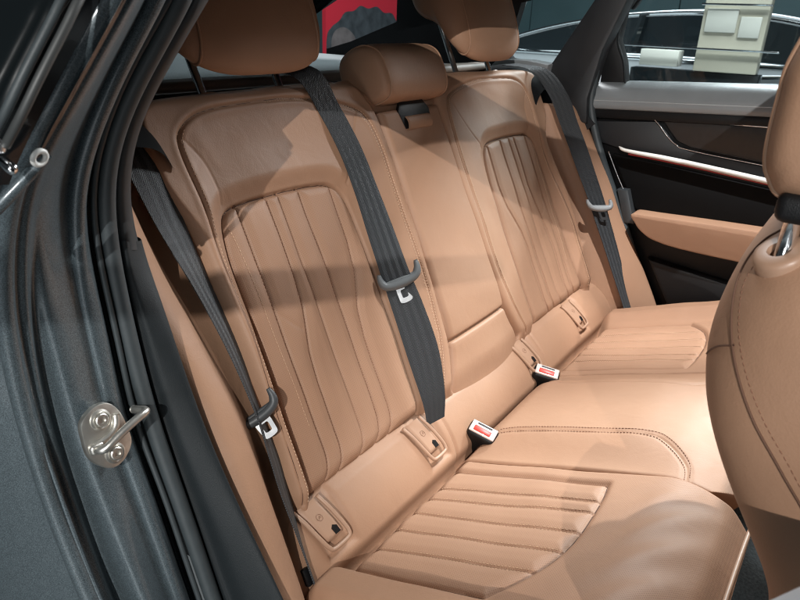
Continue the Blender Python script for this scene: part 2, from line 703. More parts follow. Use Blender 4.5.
def sectioned(profile, ys, scales, fr, n=48, pivot=None):
    """closed profile (a,b) swept along y with a scale per section about its centroid; fr=(O,UA,UB,UY)"""
    O, UA, UB, UY = [np.array(q, float) for q in fr]
    P = catmull(profile, n, closed=True)
    c = P.mean(0) if pivot is None else np.array(pivot)
    V = []
    for y, s in zip(ys, scales):
        Q = c + (P - c) * s
        V.append(O + Q[:, :1] * UA + Q[:, 1:] * UB + y * UY)
    V = np.vstack(V)
    F = grid_faces(len(ys), n, True).tolist()
    return V, F


def superell(half, p, n=21, smin=0.3):
    """section positions and scales for a soft-ended body, with extra rings to close the ends evenly"""
    t = np.sin(np.linspace(-np.pi / 2, np.pi / 2, n))
    t = t[np.abs(t) < 0.985]
    e = np.array([.50, .40, .30, .22, .15, .10, .06, .03, .012, .0004])
    e = e[e < (1 - np.abs(t[-1]) ** p) ** (1 / p)]
    te = (1 - e ** p) ** (1 / p)
    # a slight crown keeps the end from being dead flat
    pos = np.r_[-(te + .02 * (1 - e / .5))[::-1], t, te + .02 * (1 - e / .5)]
    return pos * half, np.r_[e[::-1], (1 - np.abs(t) ** p) ** (1 / p), e]

# ================================================================== SETTING
def struct(name, V, F, m, smooth=False):
    o = link(name, V, F, m, None, smooth)
    o['kind'] = 'structure'
    return o


FLOORM = mat('showroom floor', (0.30, 0.33, 0.34), 0.22, noise=0.12, nscale=3)
WALLM = mat('teal showroom panels', (0.16, 0.27, 0.29), 0.5, noise=0.2, nscale=1.5)
GZ = -0.66
struct('floor', [(-40, -40, GZ), (40, -40, GZ), (40, 40, GZ), (-40, 40, GZ)], [[0, 1, 2, 3]], FLOORM)
V, F = [], []
for (x0, y0, x1, y1) in ((-9.0, -6.0, -9.0, 11.0), (-9.0, 11.0, 9.0, 11.0)):
    n = 14
    for i in range(n):
        for g in (0.0,):
            xa, ya = x0 + (x1 - x0) * i / n, y0 + (y1 - y0) * i / n
            xb, yb = x0 + (x1 - x0) * (i + 0.985) / n, y0 + (y1 - y0) * (i + 0.985) / n
            nx, ny = (0.06, 0) if x0 == x1 else (0, -0.06)
            k = len(V)
            V += [(xa, ya, GZ), (xb, yb, GZ), (xb, yb, 3.4), (xa, ya, 3.4),
                  (xa + nx, ya + ny, GZ), (xb + nx, yb + ny, GZ), (xb + nx, yb + ny, 3.4), (xa + nx, ya + ny, 3.4)]
            F += [[k + 4, k + 5, k + 6, k + 7], [k, k + 4, k + 7, k + 3], [k + 1, k + 2, k + 6, k + 5],
                  [k + 3, k + 7, k + 6, k + 2], [k, k + 3, k + 2, k + 1]]
struct('wall', V, F, WALLM)

# ================================================================== CAR BODY
body = thing('car', 'dark grey metallic car with its near rear door open, showing striker plate and rubber seals',
             'car', (0.0, 0.0, GZ))
RAILS = {
    'E0': [[-0.025,-0.615,0.793],[-0.042,-0.635,0.756],[-0.073,-0.66,0.698],[-0.116,-0.678,0.635],[-0.132,-0.69,0.57],[-0.133,-0.69,0.5],[-0.102,-0.69,0.433],[-0.078,-0.69,0.362],[-0.049,-0.69,0.29],[-0.011,-0.69,0.219],[0.033,-0.69,0.15],[0.078,-0.69,0.08],[0.108,-0.69,0.034]],
    'TR': [[-0.027,-0.647,0.79],[-0.028,-0.667,0.755],[-0.049,-0.692,0.701],[-0.092,-0.71,0.641],[-0.101,-0.722,0.58],[-0.123,-0.722,0.51],[-0.113,-0.722,0.441],[-0.101,-0.722,0.368],[-0.082,-0.722,0.293],[-0.049,-0.722,0.22],[-0.018,-0.722,0.144],[0.015,-0.722,0.066],[0.039,-0.722,0.014]],
    'AR': [[-0.024,-0.655,0.79],[-0.024,-0.675,0.755],[-0.05,-0.7,0.701],[-0.085,-0.718,0.643],[-0.105,-0.73,0.581],[-0.113,-0.73,0.514],[-0.104,-0.73,0.446],[-0.092,-0.73,0.374],[-0.073,-0.73,0.3],[-0.043,-0.73,0.228],[-0.013,-0.73,0.153],[0.015,-0.73,0.074],[0.038,-0.73,0.021]],
    'AL': [[-0.03,-0.663,0.789],[-0.031,-0.683,0.754],[-0.06,-0.708,0.7],[-0.091,-0.726,0.643],[-0.11,-0.738,0.581],[-0.117,-0.738,0.515],[-0.112,-0.738,0.446],[-0.101,-0.738,0.374],[-0.085,-0.738,0.3],[-0.058,-0.738,0.226],[-0.029,-0.738,0.15],[-0.002,-0.738,0.069],[0.021,-0.738,0.016]],
    'F': [[-0.025,-0.673,0.788],[-0.026,-0.693,0.754],[-0.057,-0.718,0.701],[-0.084,-0.736,0.644],[-0.107,-0.748,0.583],[-0.115,-0.748,0.518],[-0.107,-0.748,0.451],[-0.096,-0.748,0.38],[-0.091,-0.748,0.302],[-0.054,-0.748,0.234],[-0.029,-0.748,0.158],[-0.002,-0.748,0.078],[0.02,-0.748,0.025]],
    'G': [[-0.023,-0.683,0.787],[-0.025,-0.703,0.754],[-0.05,-0.728,0.702],[-0.076,-0.746,0.646],[-0.101,-0.758,0.586],[-0.113,-0.758,0.521],[-0.107,-0.758,0.454],[-0.097,-0.758,0.384],[-0.091,-0.758,0.308],[-0.059,-0.758,0.238],[-0.034,-0.758,0.162],[-0.007,-0.758,0.083],[0.014,-0.758,0.03]],
    'R2': [[-0.013,-0.697,0.786],[-0.013,-0.717,0.753],[-0.036,-0.742,0.703],[-0.061,-0.76,0.649],[-0.09,-0.772,0.59],[-0.106,-0.772,0.526],[-0.11,-0.772,0.458],[-0.099,-0.772,0.389],[-0.091,-0.772,0.315],[-0.06,-0.772,0.246],[-0.034,-0.772,0.172],[-0.006,-0.772,0.096],[0.014,-0.772,0.044]],
    'R2b': [[-0.007,-0.707,0.785],[-0.007,-0.727,0.753],[-0.029,-0.752,0.703],[-0.055,-0.77,0.651],[-0.088,-0.782,0.592],[-0.101,-0.782,0.529],[-0.103,-0.782,0.463],[-0.092,-0.782,0.396],[-0.088,-0.782,0.321],[-0.059,-0.782,0.253],[-0.033,-0.782,0.18],[-0.007,-0.782,0.104],[0.016,-0.782,0.054]],
    'M': [[0.031,-0.74,0.782],[0.032,-0.76,0.752],[0.015,-0.785,0.707],[-0.014,-0.803,0.658],[-0.056,-0.815,0.603],[-0.077,-0.815,0.542],[-0.093,-0.815,0.476],[-0.087,-0.815,0.411],[-0.08,-0.815,0.341],[-0.06,-0.815,0.273],[-0.031,-0.815,0.206],[-0.0,-0.815,0.137],[0.025,-0.815,0.092]],
    'R1': [[0.052,-0.763,0.78],[0.051,-0.783,0.752],[0.036,-0.808,0.709],[0.01,-0.826,0.663],[-0.037,-0.838,0.61],[-0.07,-0.838,0.549],[-0.095,-0.838,0.483],[-0.102,-0.838,0.415],[-0.098,-0.838,0.346],[-0.084,-0.838,0.275],[-0.061,-0.838,0.205],[-0.034,-0.838,0.134],[-0.009,-0.838,0.09]],
    'R1v': [[0.059,-0.773,0.779],[0.058,-0.793,0.752],[0.044,-0.818,0.71],[0.019,-0.836,0.665],[-0.026,-0.848,0.613],[-0.061,-0.848,0.554],[-0.087,-0.848,0.489],[-0.094,-0.848,0.422],[-0.09,-0.848,0.354],[-0.078,-0.848,0.285],[-0.055,-0.848,0.216],[-0.026,-0.848,0.148],[-0.003,-0.848,0.104]],
    'R1o': [[0.061,-0.78,0.779],[0.061,-0.8,0.751],[0.048,-0.825,0.71],[0.024,-0.843,0.666],[-0.021,-0.855,0.615],[-0.06,-0.855,0.556],[-0.087,-0.855,0.491],[-0.094,-0.855,0.425],[-0.094,-0.855,0.356],[-0.075,-0.855,0.29],[-0.057,-0.855,0.22],[-0.029,-0.855,0.152],[-0.004,-0.855,0.11]],
    'O': [[0.042,-0.83,0.775],[0.044,-0.85,0.749],[0.026,-0.875,0.71],[0.003,-0.893,0.668],[-0.022,-0.905,0.623],[-0.068,-0.905,0.566],[-0.105,-0.905,0.502],[-0.138,-0.905,0.431],[-0.154,-0.905,0.357],[-0.155,-0.905,0.282],[-0.143,-0.905,0.208],[-0.125,-0.905,0.132],[-0.108,-0.905,0.082]],
}

NJ = 90
RL = {k: catmull(v, NJ) for k, v in RAILS.items()}


def blur(P, n=3):
    for _ in range(n):
        Q = P.copy()
        Q[1:-1] = (P[:-2] + 2 * P[1:-1] + P[2:]) / 4
        P = Q
    return P


RL = {k: blur(v, 36) for k, v in RL.items()}
FWD = np.array([1.0, -0.12, 0.05])


def off(k, fwd=0.0, dy=0.0):
    return RL[k] + FWD * fwd + np.array([0, dy, 0])


def loft(rails, sub=5):
    """smooth sheet through a list of equally sampled rails"""
    Rr = np.stack(rails, 0)
    m = len(rails)
    n = (m - 1) * sub + 1
    S = np.stack([catmull(Rr[:, j], n) for j in range(Rr.shape[1])], 1)
    return S.reshape(-1, 3), grid_faces(n, Rr.shape[1])


# painted door jamb: from the outer skin in to the seal flange
far_o = off('O') + np.array([-0.16, -0.035, 0.0]) + np.array([0, .085, 0]) * sst(RL['O'][:, 2], .60, .68)[:, None]
V, F = loft([far_o, off('O', -0.012), off('R1o', -0.004), off('R1o', 0.004), off('R1v', -0.005), off('R1', 0.004), off('R1', -0.006, 0.010),
             off('M', -0.004), off('R2b', -0.003), off('R2', 0.010), off('G', 0.004), off('G', -0.016, 0.005),
             off('F', -0.018), off('AL', -0.02)], 6)
link('door_jamb', V, F, PAINT, body)
V, F = tube_mesh(off('R2', 0.0015), 0.0085, 16)
link('jamb_bead', V, F, PAINT, body)
for dy, rd in ((-0.012, .0095),):
    V, F = tube_mesh(off('R1v', -.0035, dy), rd, 16)
    link('jamb_bead', V, F, PAINT, body)
V, F = tube_mesh(off('F', 0.004), 0.0035, 8)
link('seal_flange', V, F, RUB, body)
mid = (RL['AL'] + RL['AR']) / 2
V, F = tube_mesh(mid + FWD * 0.004, 0.0095, 14)
link('door_seal', V, F, RUB, body)
# second seal lip / charcoal pillar trim inside the door seal
up = slice(0, 39)
V, F = loft([(off('AR', -0.022))[up], off('TR', 0.000)[up], (0.55 * off('TR', 0.012) + 0.45 * off('E0', 0.012))[up],
             off('E0', 0.002)[up], off('E0', -0.03, 0.012)[up], off('E0', -0.08, 0.012)[up]], 6)
link('inner_seal', V, F, RUBD, body)
lo = slice(37, NJ)
V, F = loft([off('AR', -0.022)[lo], off('TR', 0.004)[lo], off('TR', 0.011, 0.006)[lo],
             (0.6 * off('TR', 0.012) + 0.4 * off('E0', 0.012))[lo], off('E0', 0.006)[lo], off('E0', -0.004, 0.006)[lo],
             off('E0', -0.06, 0.01)[lo]], 6)
link('pillar_trim', V, F, PLA, body)
upp = RL['O'][:, 2] > .615
V, F = loft([(far_o + FWD * .004)[upp], off('O', -.007)[upp], off('R1o', .001)[upp], off('R1o', .0065, -.001)[upp]], 5)
link('pillar_shade', V, F, PILLAR_SHADE, body)  # dark overlay whose colour carries the shade on the upper pillar
# crease bead running to the corner of the window
Q = catmull([[0.028, -0.853, 0.641], [0.014, -0.862, 0.626], [0.004, -0.885, 0.603], [-0.01, -0.9, 0.587]], 24)
V, F = tube_mesh(Q + np.array([-0.003, 0, 0]), np.interp(np.linspace(0, 1, len(Q)), [0, .35, 1], [.003, .005, .006]), 12)
link('body_crease', V, F, PAINT, body)
# outer quarter panel behind the jamb, closes the side of the car
V, F = loft([far_o, far_o + np.array([-0.25, -0.005, 0]), far_o + np.array([-0.8, 0.02, 0]), far_o + np.array([-1.4, 0.12, 0])], 4)
link('quarter_panel', V, F, PAINT, body)
V, F = loft([off('E0', -0.06, 0.01), off('E0', -0.06, 0.01) + np.array([-0.3, -0.02, 0.02]),
             off('E0', -0.06, 0.01) + np.array([-0.9, 0.0, 0.04])], 4)
link('quarter_lining', V, F, HEAD, body)
# quarter glass with its trim, upper left
ts = catmull([[0.045, -0.888, 0.656], [0.064, -0.882, 0.679], [0.071, -0.872, 0.699], [0.073, -0.86, 0.717], [0.074, -0.848, 0.734], [0.073, -0.836, 0.75], [0.063, -0.81, 0.776]], 40)
V, F = tube_mesh(ts + np.array([0.002, -0.004, 0]), 0.0034, 10)
link('window_trim', V, F, mat('dull trim metal', (0.040, 0.043, 0.043), 0.5, metal=0.1, noise=0.1, nscale=60), body)
V, F = tube_mesh(ts + np.array([-0.004, -0.011, 0.002]), 0.0034, 10)
link('window_trim', V, F, RUB, body)
V, F = loft([ts + np.array([-0.006, -0.015, 0]), ts + np.array([-0.05, -0.028, 0]), ts + np.array([-0.4, -0.04, 0])], 4)
link('quarter_glass', V, F, BLKG, body)
bm = box_bm((0.018, 0.008, 0.009), 0.004, 3, frame_mtx((0.036, -0.888, 0.640), (0.94, 0, -0.33), (0, 1, 0), (0.33, 0, 0.94)))
link_bm('belt_molding', bm, CHR, body)
bm = box_bm((0.014, 0.008, 0.009), 0.003, 3, frame_mtx((0.030, -0.890, 0.654), (0.94, 0, -0.33), (0, 1, 0), (0.33, 0, 0.94)))
link_bm('belt_molding', bm, SATIN, body)
# little rubber stop
c = np.array([0.030, -0.862, 0.641])
t = np.linspace(0, 2 * np.pi, 25)
ex, ey = np.array([0.0, 0.85, 0.5]), np.array([0.35, -0.45, 0.8])
ex /= np.linalg.norm(ex)
ey -= ex * (ey @ ex)
ey /= np.linalg.norm(ey)
V, F = tube_mesh(c + 0.0055 * (np.cos(t)[:, None] * ex + np.sin(t)[:, None] * ey), 0.0022, 8, caps=False)
link('rubber_stop', V, F, mat('pale rubber', (0.55, 0.56, 0.54), 0.5), body)

# striker plate on the jamb
j = int(np.argmin(np.abs(RL['M'][:, 2] - 0.318)))
tj = RL['M'][j - 3] - RL['M'][j + 3]
tj /= np.linalg.norm(tj)
sy = np.array([0.0, 1.0, 0.0])
nj = np.cross(sy, tj)
nj /= np.linalg.norm(nj)
if nj[0] < 0:
    nj = -nj
sy = np.cross(tj, nj)
sy *= np.sign(sy[1])
c0 = np.array([-0.066, -0.797, 0.318]) + nj * 0.004
G_ = 1.2
sy_u, tj_u, nj_u = sy, tj, nj
sy, tj, nj = sy * G_, tj * G_, nj * 1.1
pts = catmull([(-0.021, 0.006), (-0.0185, 0.021), (-0.006, 0.030), (0.008, 0.0295), (0.017, 0.018), (0.0205, 0.0), (0.020, -0.016), (0.009, -0.028),
       (-0.004, -0.030), (-0.016, -0.020), (-0.021, -0.008)], 60, closed=True).tolist()
bm = plate_bm(pts, (c0 - nj * 0.004, sy, tj, nj), 0.0065, 0.0018, 2)
striker = link_bm('striker_plate', bm, ZINC, body)
for bx, by in ((-0.002, 0.0175), (0.002, -0.0175)):
    p = c0 + sy * bx + tj * by + nj * 0.0025
    a = np.linspace(0, 2 * np.pi, 28, endpoint=False)
    rings = [(0.0095, 0.0), (0.0095, 0.0016), (0.0078, 0.0024), (0.0062, 0.0014), (0.0060, 0.0042), (0.0052, 0.0050), (0.0030, 0.0050), (0.0028, 0.0028), (0.0005, 0.0026)]
    V = np.vstack([p + r * (np.cos(a)[:, None] * sy + np.sin(a)[:, None] * tj) + nj * h for r, h in rings])
    F = grid_faces(len(rings), 28, True)
    link('bolt', V, F, ZINC, striker, autosmooth=35)
# raised rib across the plate and the latch loop
rib = catmull([c0 + sy * -0.016 + tj * -0.003 + nj * 0.003, c0 + sy * 0.000 + tj * 0.000 + nj * 0.0035, c0 + sy * 0.009 + tj * 0.006 + nj * 0.0035, c0 + sy * 0.013 + tj * 0.016 + nj * 0.002], 20)
V, F = tube_mesh(rib, 0.0040, 10)
link('plate_rib', V, F, ZINC, striker)
loop = catmull([c0 + sy * -0.014 + tj * -0.006 + nj * 0.0, c0 + sy * -0.014 + tj * -0.005 + nj * 0.011, c0 + sy * -0.010 + tj * -0.004 + nj * 0.017,
                c0 + sy * 0.004 + tj * 0.003 + nj * 0.020, c0 + sy * 0.020 + tj * 0.009 + nj * 0.022, c0 + sy * 0.031 + tj * 0.0115 + nj * 0.021, c0 + sy * 0.035 + tj * 0.011 + nj * 0.013, c0 + sy * 0.034 + tj * 0.010 + nj * -0.006], 44)
V, F = tube_mesh(loop, 0.0046, 12)
link('latch_loop', V, F, ZINC, striker)
bm = box_bm((0.016, 0.012, 0.010), 0.004, 3, frame_mtx(c0 + sy * -0.013 + tj * -0.005 + nj * 0.004, sy_u, tj_u, nj_u))
link_bm('loop_foot', bm, ZINC, striker)
# small scratches / drips on the paint
for P in ([[-0.128, -0.893, 0.125], [-0.125, -0.887, 0.1235], [-0.121, -0.880, 0.126]],):
    pass

# ---- side wings (leather) beside the backrest, near and far
for s in (-1, 1):
    z = [0.60, 0.55, 0.45, 0.35, 0.25, 0.12, 0.02, -0.08]
    xin = [-0.215, -0.185, -0.152, -0.09, -0.03, 0.04, 0.075, 0.105]
    xout = [-0.20, -0.172, -0.118, -0.055, -0.003, 0.077, 0.132, 0.175]
    rails = []
    sect = ((0.598, 0, -0.09), (0.628, 0, -0.030), (0.634, 0, -0.004), (0.645, 0.15, 0.002), (0.675, 0.7, 0.006), (0.700, 1, 0.0), (0.712, 1, -0.014), (0.716, 1, -0.06))
    if s > 0:
        xout = [x + .018 for x in xout]
        z = [0.548] + z[1:]
        z[1] = 0.535
        sect = ((0.598, 0, -0.09), (0.628, 0, -0.030), (0.634, 0, -0.004), (0.645, 0.15, 0.002), (0.675, 0.6, 0.008), (0.708, 1, 0.004), (0.722, 1, -0.010), (0.735, 1, -0.05))
    if s < 0:
        xin = [-0.25, -0.235, -0.172, -0.095, -0.026, 0.033, 0.074, 0.108]
        xout = [-0.16, -0.155, -0.128, -0.094, -0.05, 0.03, 0.095, 0.15]
        sect = ((0.540, 0, -0.075), (0.585, 0, -0.062), (0.622, 0, -0.034), (0.632, 0, -0.006), (0.642, 0.12, 0.003), (0.664, 0.55, 0.010), (0.684, 1, 0.002), (0.694, 1, -0.014), (0.700, 1, -0.06))
    for dy, fx, dx in sect:
        rails.append(catmull([[xi * (1 - fx) + xo * fx + dx * ((.85 - .50 * min(max((zz - .22) / .2, 0), 1)) if dx < -.03 and s < 0 else 1), s * dy, zz] for zz, xi, xo in zip(z, xin, xout)], 60))
    V, F = loft(rails, 4)
    if s > 0:
        F = F[:, ::-1]
    wing = link('side_bolster', V, F, LEA, body)
    # slot clip
    cx = (0.028, s * 0.672, 0.125) if s > 0 else (0.045, -0.605, 0.028)
    bm = box_bm((0.010, 0.010, 0.026), 0.002, 2, frame_mtx(cx, (0.85, 0, 0.5), (0, 1, 0), (-0.5, 0, 0.85)))
    link_bm('belt_clip', bm, BLK, wing)
    # black belt outlet on the shoulder
    rails = []
    for yy, dz in ((0.560, -0.030), (0.575, -0.006), (0.60, 0.006), (0.64, 0.010), (0.675, 0.006), (0.70, -0.02)):
        rails.append(catmull([[-0.43, s * yy * 0.985, 0.615 + dz], [-0.33, s * yy * 0.99, 0.632 + dz], [-0.27, s * yy, 0.618 + dz], [-0.235, s * yy * 1.005, 0.596 + dz], [-0.215, s * yy * 1.01, 0.578 + dz]], 24))
    V, F = loft(rails, 4)
    if s > 0:
        F = F[:, ::-1]
    link('belt_outlet', V, F, mat('matt black outlet', (0.006, 0.0065, 0.007), 0.8, spec=0.1), body)

# ---- parcel shelf, roof, far side pillars and glass
bm = box_bm((0.80, 1.30, 0.02), 0.006, 2, frame_mtx((-0.80, 0, 0.618), (1, 0, 0), (0, 1, 0), (0, 0, 1)))
link_bm('parcel_shelf', bm, mat('grey felt shelf', (0.10, 0.115, 0.12), 0.8, noise=0.15, nscale=60, bump=(500, 0.6)), body)
P = [(-0.36, 0.634), (-0.41, 0.652), (-0.50, 0.660)]
bm = box_bm((0.05, 1.22, 0.018), 0.008, 3, frame_mtx((-0.405, 0, 0.632), (1, 0, 0), (0, 1, 0), (0, 0, 1)))
link_bm('shelf_rail', bm, mat('taupe trim', (0.20, 0.165, 0.14), 0.6, noise=0.1, nscale=40), body)
# headliner; its unglazed opening is shaped to let light onto the seats
V = []
F = []
XS = [-1.02, -0.62, ROOF_X0, ROOF_X1, 1.35]
for (xa, xb, ya, yb) in ((-0.62, ROOF_X0, -0.60, 0.60), (ROOF_X1, 1.3, -0.60, 0.60), (ROOF_X0, ROOF_X1, -0.60, -ROOF_Y), (ROOF_X0, ROOF_X1, ROOF_Y, 0.60)):
    bm = box_bm((xb - xa, yb - ya, 0.03), 0.0, 1, frame_mtx(((xa + xb) / 2, (ya + yb) / 2, 0.925), (1, 0, 0), (0, 1, 0), (0, 0, 1)))
    v, f = bm_data(bm)
    F += [[i + len(V) for i in q] for q in f]
    V += v
link('roof_lining', V, F, HEAD, body, smooth=False)
for s in (-1, 1):
    rl = catmull([[-0.62, s * 0.585, 0.915], [-0.2, s * 0.63, 0.885], [0.15, s * 0.655, 0.875], [0.7, s * 0.655, 0.87], [1.3, s * 0.60, 0.82]], 30)
    V, F = tube_mesh(rl, 0.035, 12)
    link('roof_rail', V, F, PLA, body)
    rails = [catmull([[-0.70, s * .60, zz - .16], [-0.1, s * .645, zz - (.10 if s < 0 else .03)], [0.12, s * .652, zz - .03], [0.5, s * .655, zz], [1.3, s * .60, zz - .05]], 30) for zz in (0.868, 1.02)]
    V, F = loft(rails, 3)
    link('rail_shade', V, F, HEAD, body)  # unseen panel added along the roof rail to keep key light off headrests


def plate_xz(name, pts, y, thick, m, parent, bevel=0.004, smooth_n=0, **k):
    if smooth_n:
        pts = catmull(pts, smooth_n, closed=True).tolist()
    # faces the cabin (-Y); thickness goes outwards
    bm = plate_bm(pts, ((0, y + thick, 0), (1, 0, 0), (0, 0, 1), (0, -1, 0)), thick, bevel, 2)
    return link_bm(name, bm, m, parent, **k)


# rear quarter: black lining round the small window and the sloping tail pillar
plate_xz('tail_pillar', [(-1.06, 0.640), (-0.955, 0.668), (-0.60, 0.795), (-0.42, 0.862), (-0.20, 0.91), (-0.02, 0.93), (-0.12, 0.90), (-0.30, 0.855), (-0.352, 0.80),
                         (-0.385, 0.665), (-0.37, 0.652), (-0.245, 0.640), (-0.10, 0.50), (-0.14, 0.46), (-0.5, 0.46), (-1.06, 0.46)], 0.70, 0.03, HEAD, body, 0.0)
plate_xz('pillar_trim', [(-0.275, 0.625), (-0.245, 0.640), (-0.145, 0.806), (-0.10, 0.90), (0.00, 0.93), (0.03, 0.93), (-0.058, 0.808), (-0.103, 0.688),
                         (-0.125, 0.566), (-0.118, 0.50), (-0.20, 0.50)], 0.688, 0.05, TRIMD, body, 0.008)
plate_xz('quarter_sill', [(-0.41, 0.632), (-0.39, 0.650), (-0.30, 0.652), (-0.235, 0.645), (-0.24, 0.615), (-0.41, 0.60)], 0.66, 0.06, DASH, body, 0.006)
plate_xz('quarter_glass', [(-0.42, 0.63), (-0.20, 0.63), (-0.12, 0.88), (-0.34, 0.87)], 0.752, 0.004, GLASS, body, 0.0)
sl = catmull([[0.02, 0.722, 0.93], [-0.06, 0.722, 0.83], [-0.101, 0.722, 0.75], [-0.120, 0.722, 0.66], [-0.124, 0.722, 0.573], [-0.113, 0.722, 0.514], [-0.067, 0.722, 0.406], [0.015, 0.722, 0.252], [0.122, 0.722, 0.039], [0.22, 0.722, -0.12]], 70)
V, F = tube_mesh(sl + np.array([0.0, -0.008, 0]), 0.0105, 14)
link('door_seal', V, F, RUB, body)
plate_xz('quarter_lining', [(-1.0, -0.3), (0.30, -0.3), (0.10, 0.10), (-0.10, 0.46), (-0.16, 0.60), (-1.0, 0.60)], 0.742, 0.02, BLK, body, 0.0)
# rear window
bm = plate_bm([(-0.56, 0), (0.56, 0), (0.50, 0.72), (-0.50, 0.72)], ((-1.22, 0, 0.632), (0, 1, 0), (0.915, 0, 0.40), (-0.4, 0, 0.915)), 0.004)
link_bm('rear_window', bm, GLASS, body)
V, F = tube_mesh([[-1.2, -0.6, 0.642], [-1.2, 0.6, 0.642]], 0.015, 10)
link('window_frame', V, F, PLA, body)
# floor and sill
bm = box_bm((1.3, 1.36, 0.03), 0.006, 2, frame_mtx((0.95, 0, -0.25), (1, 0, 0), (0, 1, 0), (0, 0, 1)))
link_bm('floor_carpet', bm, CARPET, body)
tun = catmull([[0, -0.18, -0.24], [0, -0.12, -0.10], [0, -0.07, -0.04], [0, 0.07, -0.04], [0, 0.12, -0.10], [0, 0.18, -0.24]], 24)
V = np.vstack([tun + np.array([x, 0, 0]) for x in (0.40, 1.5)])
link('floor_tunnel', V, grid_faces(2, 24), CARPET, body)
bm = box_bm((1.1, 0.16, 0.14), 0.03, 4, frame_mtx((0.62, -0.76, -0.26), (1, 0, 0), (0, 1, 0), (0, 0, 1)))
link_bm('door_sill', bm, PLA, body)
bm = box_bm((0.06, 1.3, 0.62), 0.02, 3, frame_mtx((-0.27, 0, 0.28), (0.9, 0, 0.436), (0, 1, 0), (-0.436, 0, 0.9)))
link_bm('boot_lining', bm, HEAD, body)

# ================================================================== REAR SEAT
seat = thing('rear_seat', 'tan leather rear bench seat with pleated seats, headrests and folding centre armrest', 'car seat', (0.0, 0.0, -0.2))
TB = R(26)
B0 = np.array([-.007, 0, .087])
BU = np.array([-math.sin(TB), 0, math.cos(TB)])
BN = np.array([math.cos(TB), 0, math.sin(TB)])
TC = R(20.7)
C0 = np.array([.057, 0, -.007])
CU = np.array([math.cos(TC), 0, math.sin(TC)])
CN = np.array([-math.sin(TC), 0, math.cos(TC)])

OUT_B = [(.16, -.02), (.555, -.02), (.566, .10), (.570, .30), (.578, .43), (.594, .50), (.600, .545), (.588, .585), (.548, .609), (.45, .616), (.30, .621),
         (.20, .621), (.160, .617), (.135, .600), (.115, .570), (.104, .54), (.099, .48), (.100, .35), (.106, .22), (.118, .10), (.145, .02)]
OUT_B = catmull(OUT_B, 240, closed=True)
INS_B = [(.540, .004), (.533, .05), (.528, .136), (.522, .23), (.520, .34), (.518, .385), (.511, .420), (.497, .437), (.475, .443), (.43, .446), (.36, .447),
         (.30, .444), (.272, .437), (.254, .42), (.245, .39), (.241, .34), (.238, .2), (.240, .1), (.246, .004)]
INS_B = np.vstack([catmull(INS_B, 160)])
FRAME = [(.558, .007), (.553, .17), (.545, .29), (.541, .39), (.539, .46), (.543, .52), (.539, .548), (.526, .564), (.504, .576), (.473, .583), (.419, .587),
         (.36, .589), (.318, .589), (.265, .584), (.196, .571), (.158, .558), (.142, .543), (.132, .52), (.126, .48), (.125, .43), (.127, .225), (.132, .16),
         (.146, .09), (.178, .01)]
FRAME = catmull(FRAME, 200)
FRAME2 = FRAME[(np.arange(len(FRAME)) > 95)] + np.array([0.0055, -0.003])


def bend(path):
    p = np.array(path, float)
    p = resample(p, n=60)
    k = np.clip((0.055 - p[:, 1]) / 0.055, 0, 1)
    p[:, 0] += 0.022 * k ** 2
    return p


PL_B = [bend([(.477, .446), (.476, .28), (.479, .18), (.480, .0)]),
        bend([(.417, .447), (.416, .32), (.422, .27), (.440, .20), (.446, .15), (.446, .0)]),
        bend([(.391, .447), (.392, .2), (.394, .0)]),
        bend([(.347, .447), (.344, .3), (.348, .1), (.352, .0)]),
        bend([(.277, .44), (.275, .34), (.283, .29), (.309, .225), (.316, .18), (.317, .0)]),
        np.array([(.476, .278), (.450, .246), (.440, .238)])]
CREASE = catmull([(.534, .548), (.512, .515), (.505, .487), (.503, .450)], 30)
DART = catmull([(.157, .556), (.172, .535), (.189, .508), (.215, .47), (.238, .435)], 30)


def h_back(a, b):
    dO, _, _ = sd_poly(a, b, OUT_B)
    dI, _, _ = sd_poly(a, b, INS_B)
    dF, _, _ = sd_poly(a, b, FRAME, False)
    dF2, _, _ = sd_poly(a, b, FRAME2, False)
    dP = np.full(a.shape, 1e9)
    for p in PL_B[:5]:
        q = sd_poly(a, b, p, False)[0]
        dP = np.minimum(dP, q)
    dA = sd_poly(a, b, PL_B[5], False)[0]
    dC = sd_poly(a, b, CREASE, False)[0]
    dD = sd_poly(a, b, DART, False)[0]
    h_out = 0.013 * sst(-dI, 0.0, 0.035)
    low = 1 - sst(b, .24, .45)
    h_out = h_out + 0.014 * sst(a, .525, .552) * low + 0.006 * sst(-a, -.19, -.12)
    h_out = h_out - 0.004 * np.exp(-((b - .515) / .045) ** 2) * sst(a, .17, .23) * sst(-a, -.54, -.48)
    h_in = 0.0030 * sst(np.minimum(dI, dP), 0, 0.017) + groove(dA, 0.0012, 0.003)
    h = np.where(dI > 0, h_in, h_out)
    h = h + groove(np.abs(dI), 0.008, 0.0026) + np.where(dI > 0, groove(dP, 0.0042, 0.0017), 0)
    h = h + groove(dF, 0.0042, 0.0021) + groove(dF2, 0.0024, 0.0016) + 0.0010 * np.exp(-((dF - .008) / .005) ** 2)
    h = h + groove(dC, 0.0012, 0.002) + groove(dD, 0.0018, 0.002) + groove(dC, 0.002, 0.014)
    r = np.where((a > .5) | (b > .56), 0.030, 0.012)
    # seat top rolls back more gently
    h = h + rolloff(np.maximum(dO, 0), 0.012)
    h = h - 0.020 * (1 - sst(b, -.02, .03)) - 0.030 * sst(b, .585, .625) ** 2 - 0.034 * sst(a, .548 + .027 * sst(b, .40, .50), .573 + .028 * sst(b, .40, .50)) ** 2
    # slow leather undulation
    h = h + 0.0012 * np.sin(a * 37 + 1.3 * np.sin(b * 21)) * np.cos(b * 29 + a * 11)
    return h


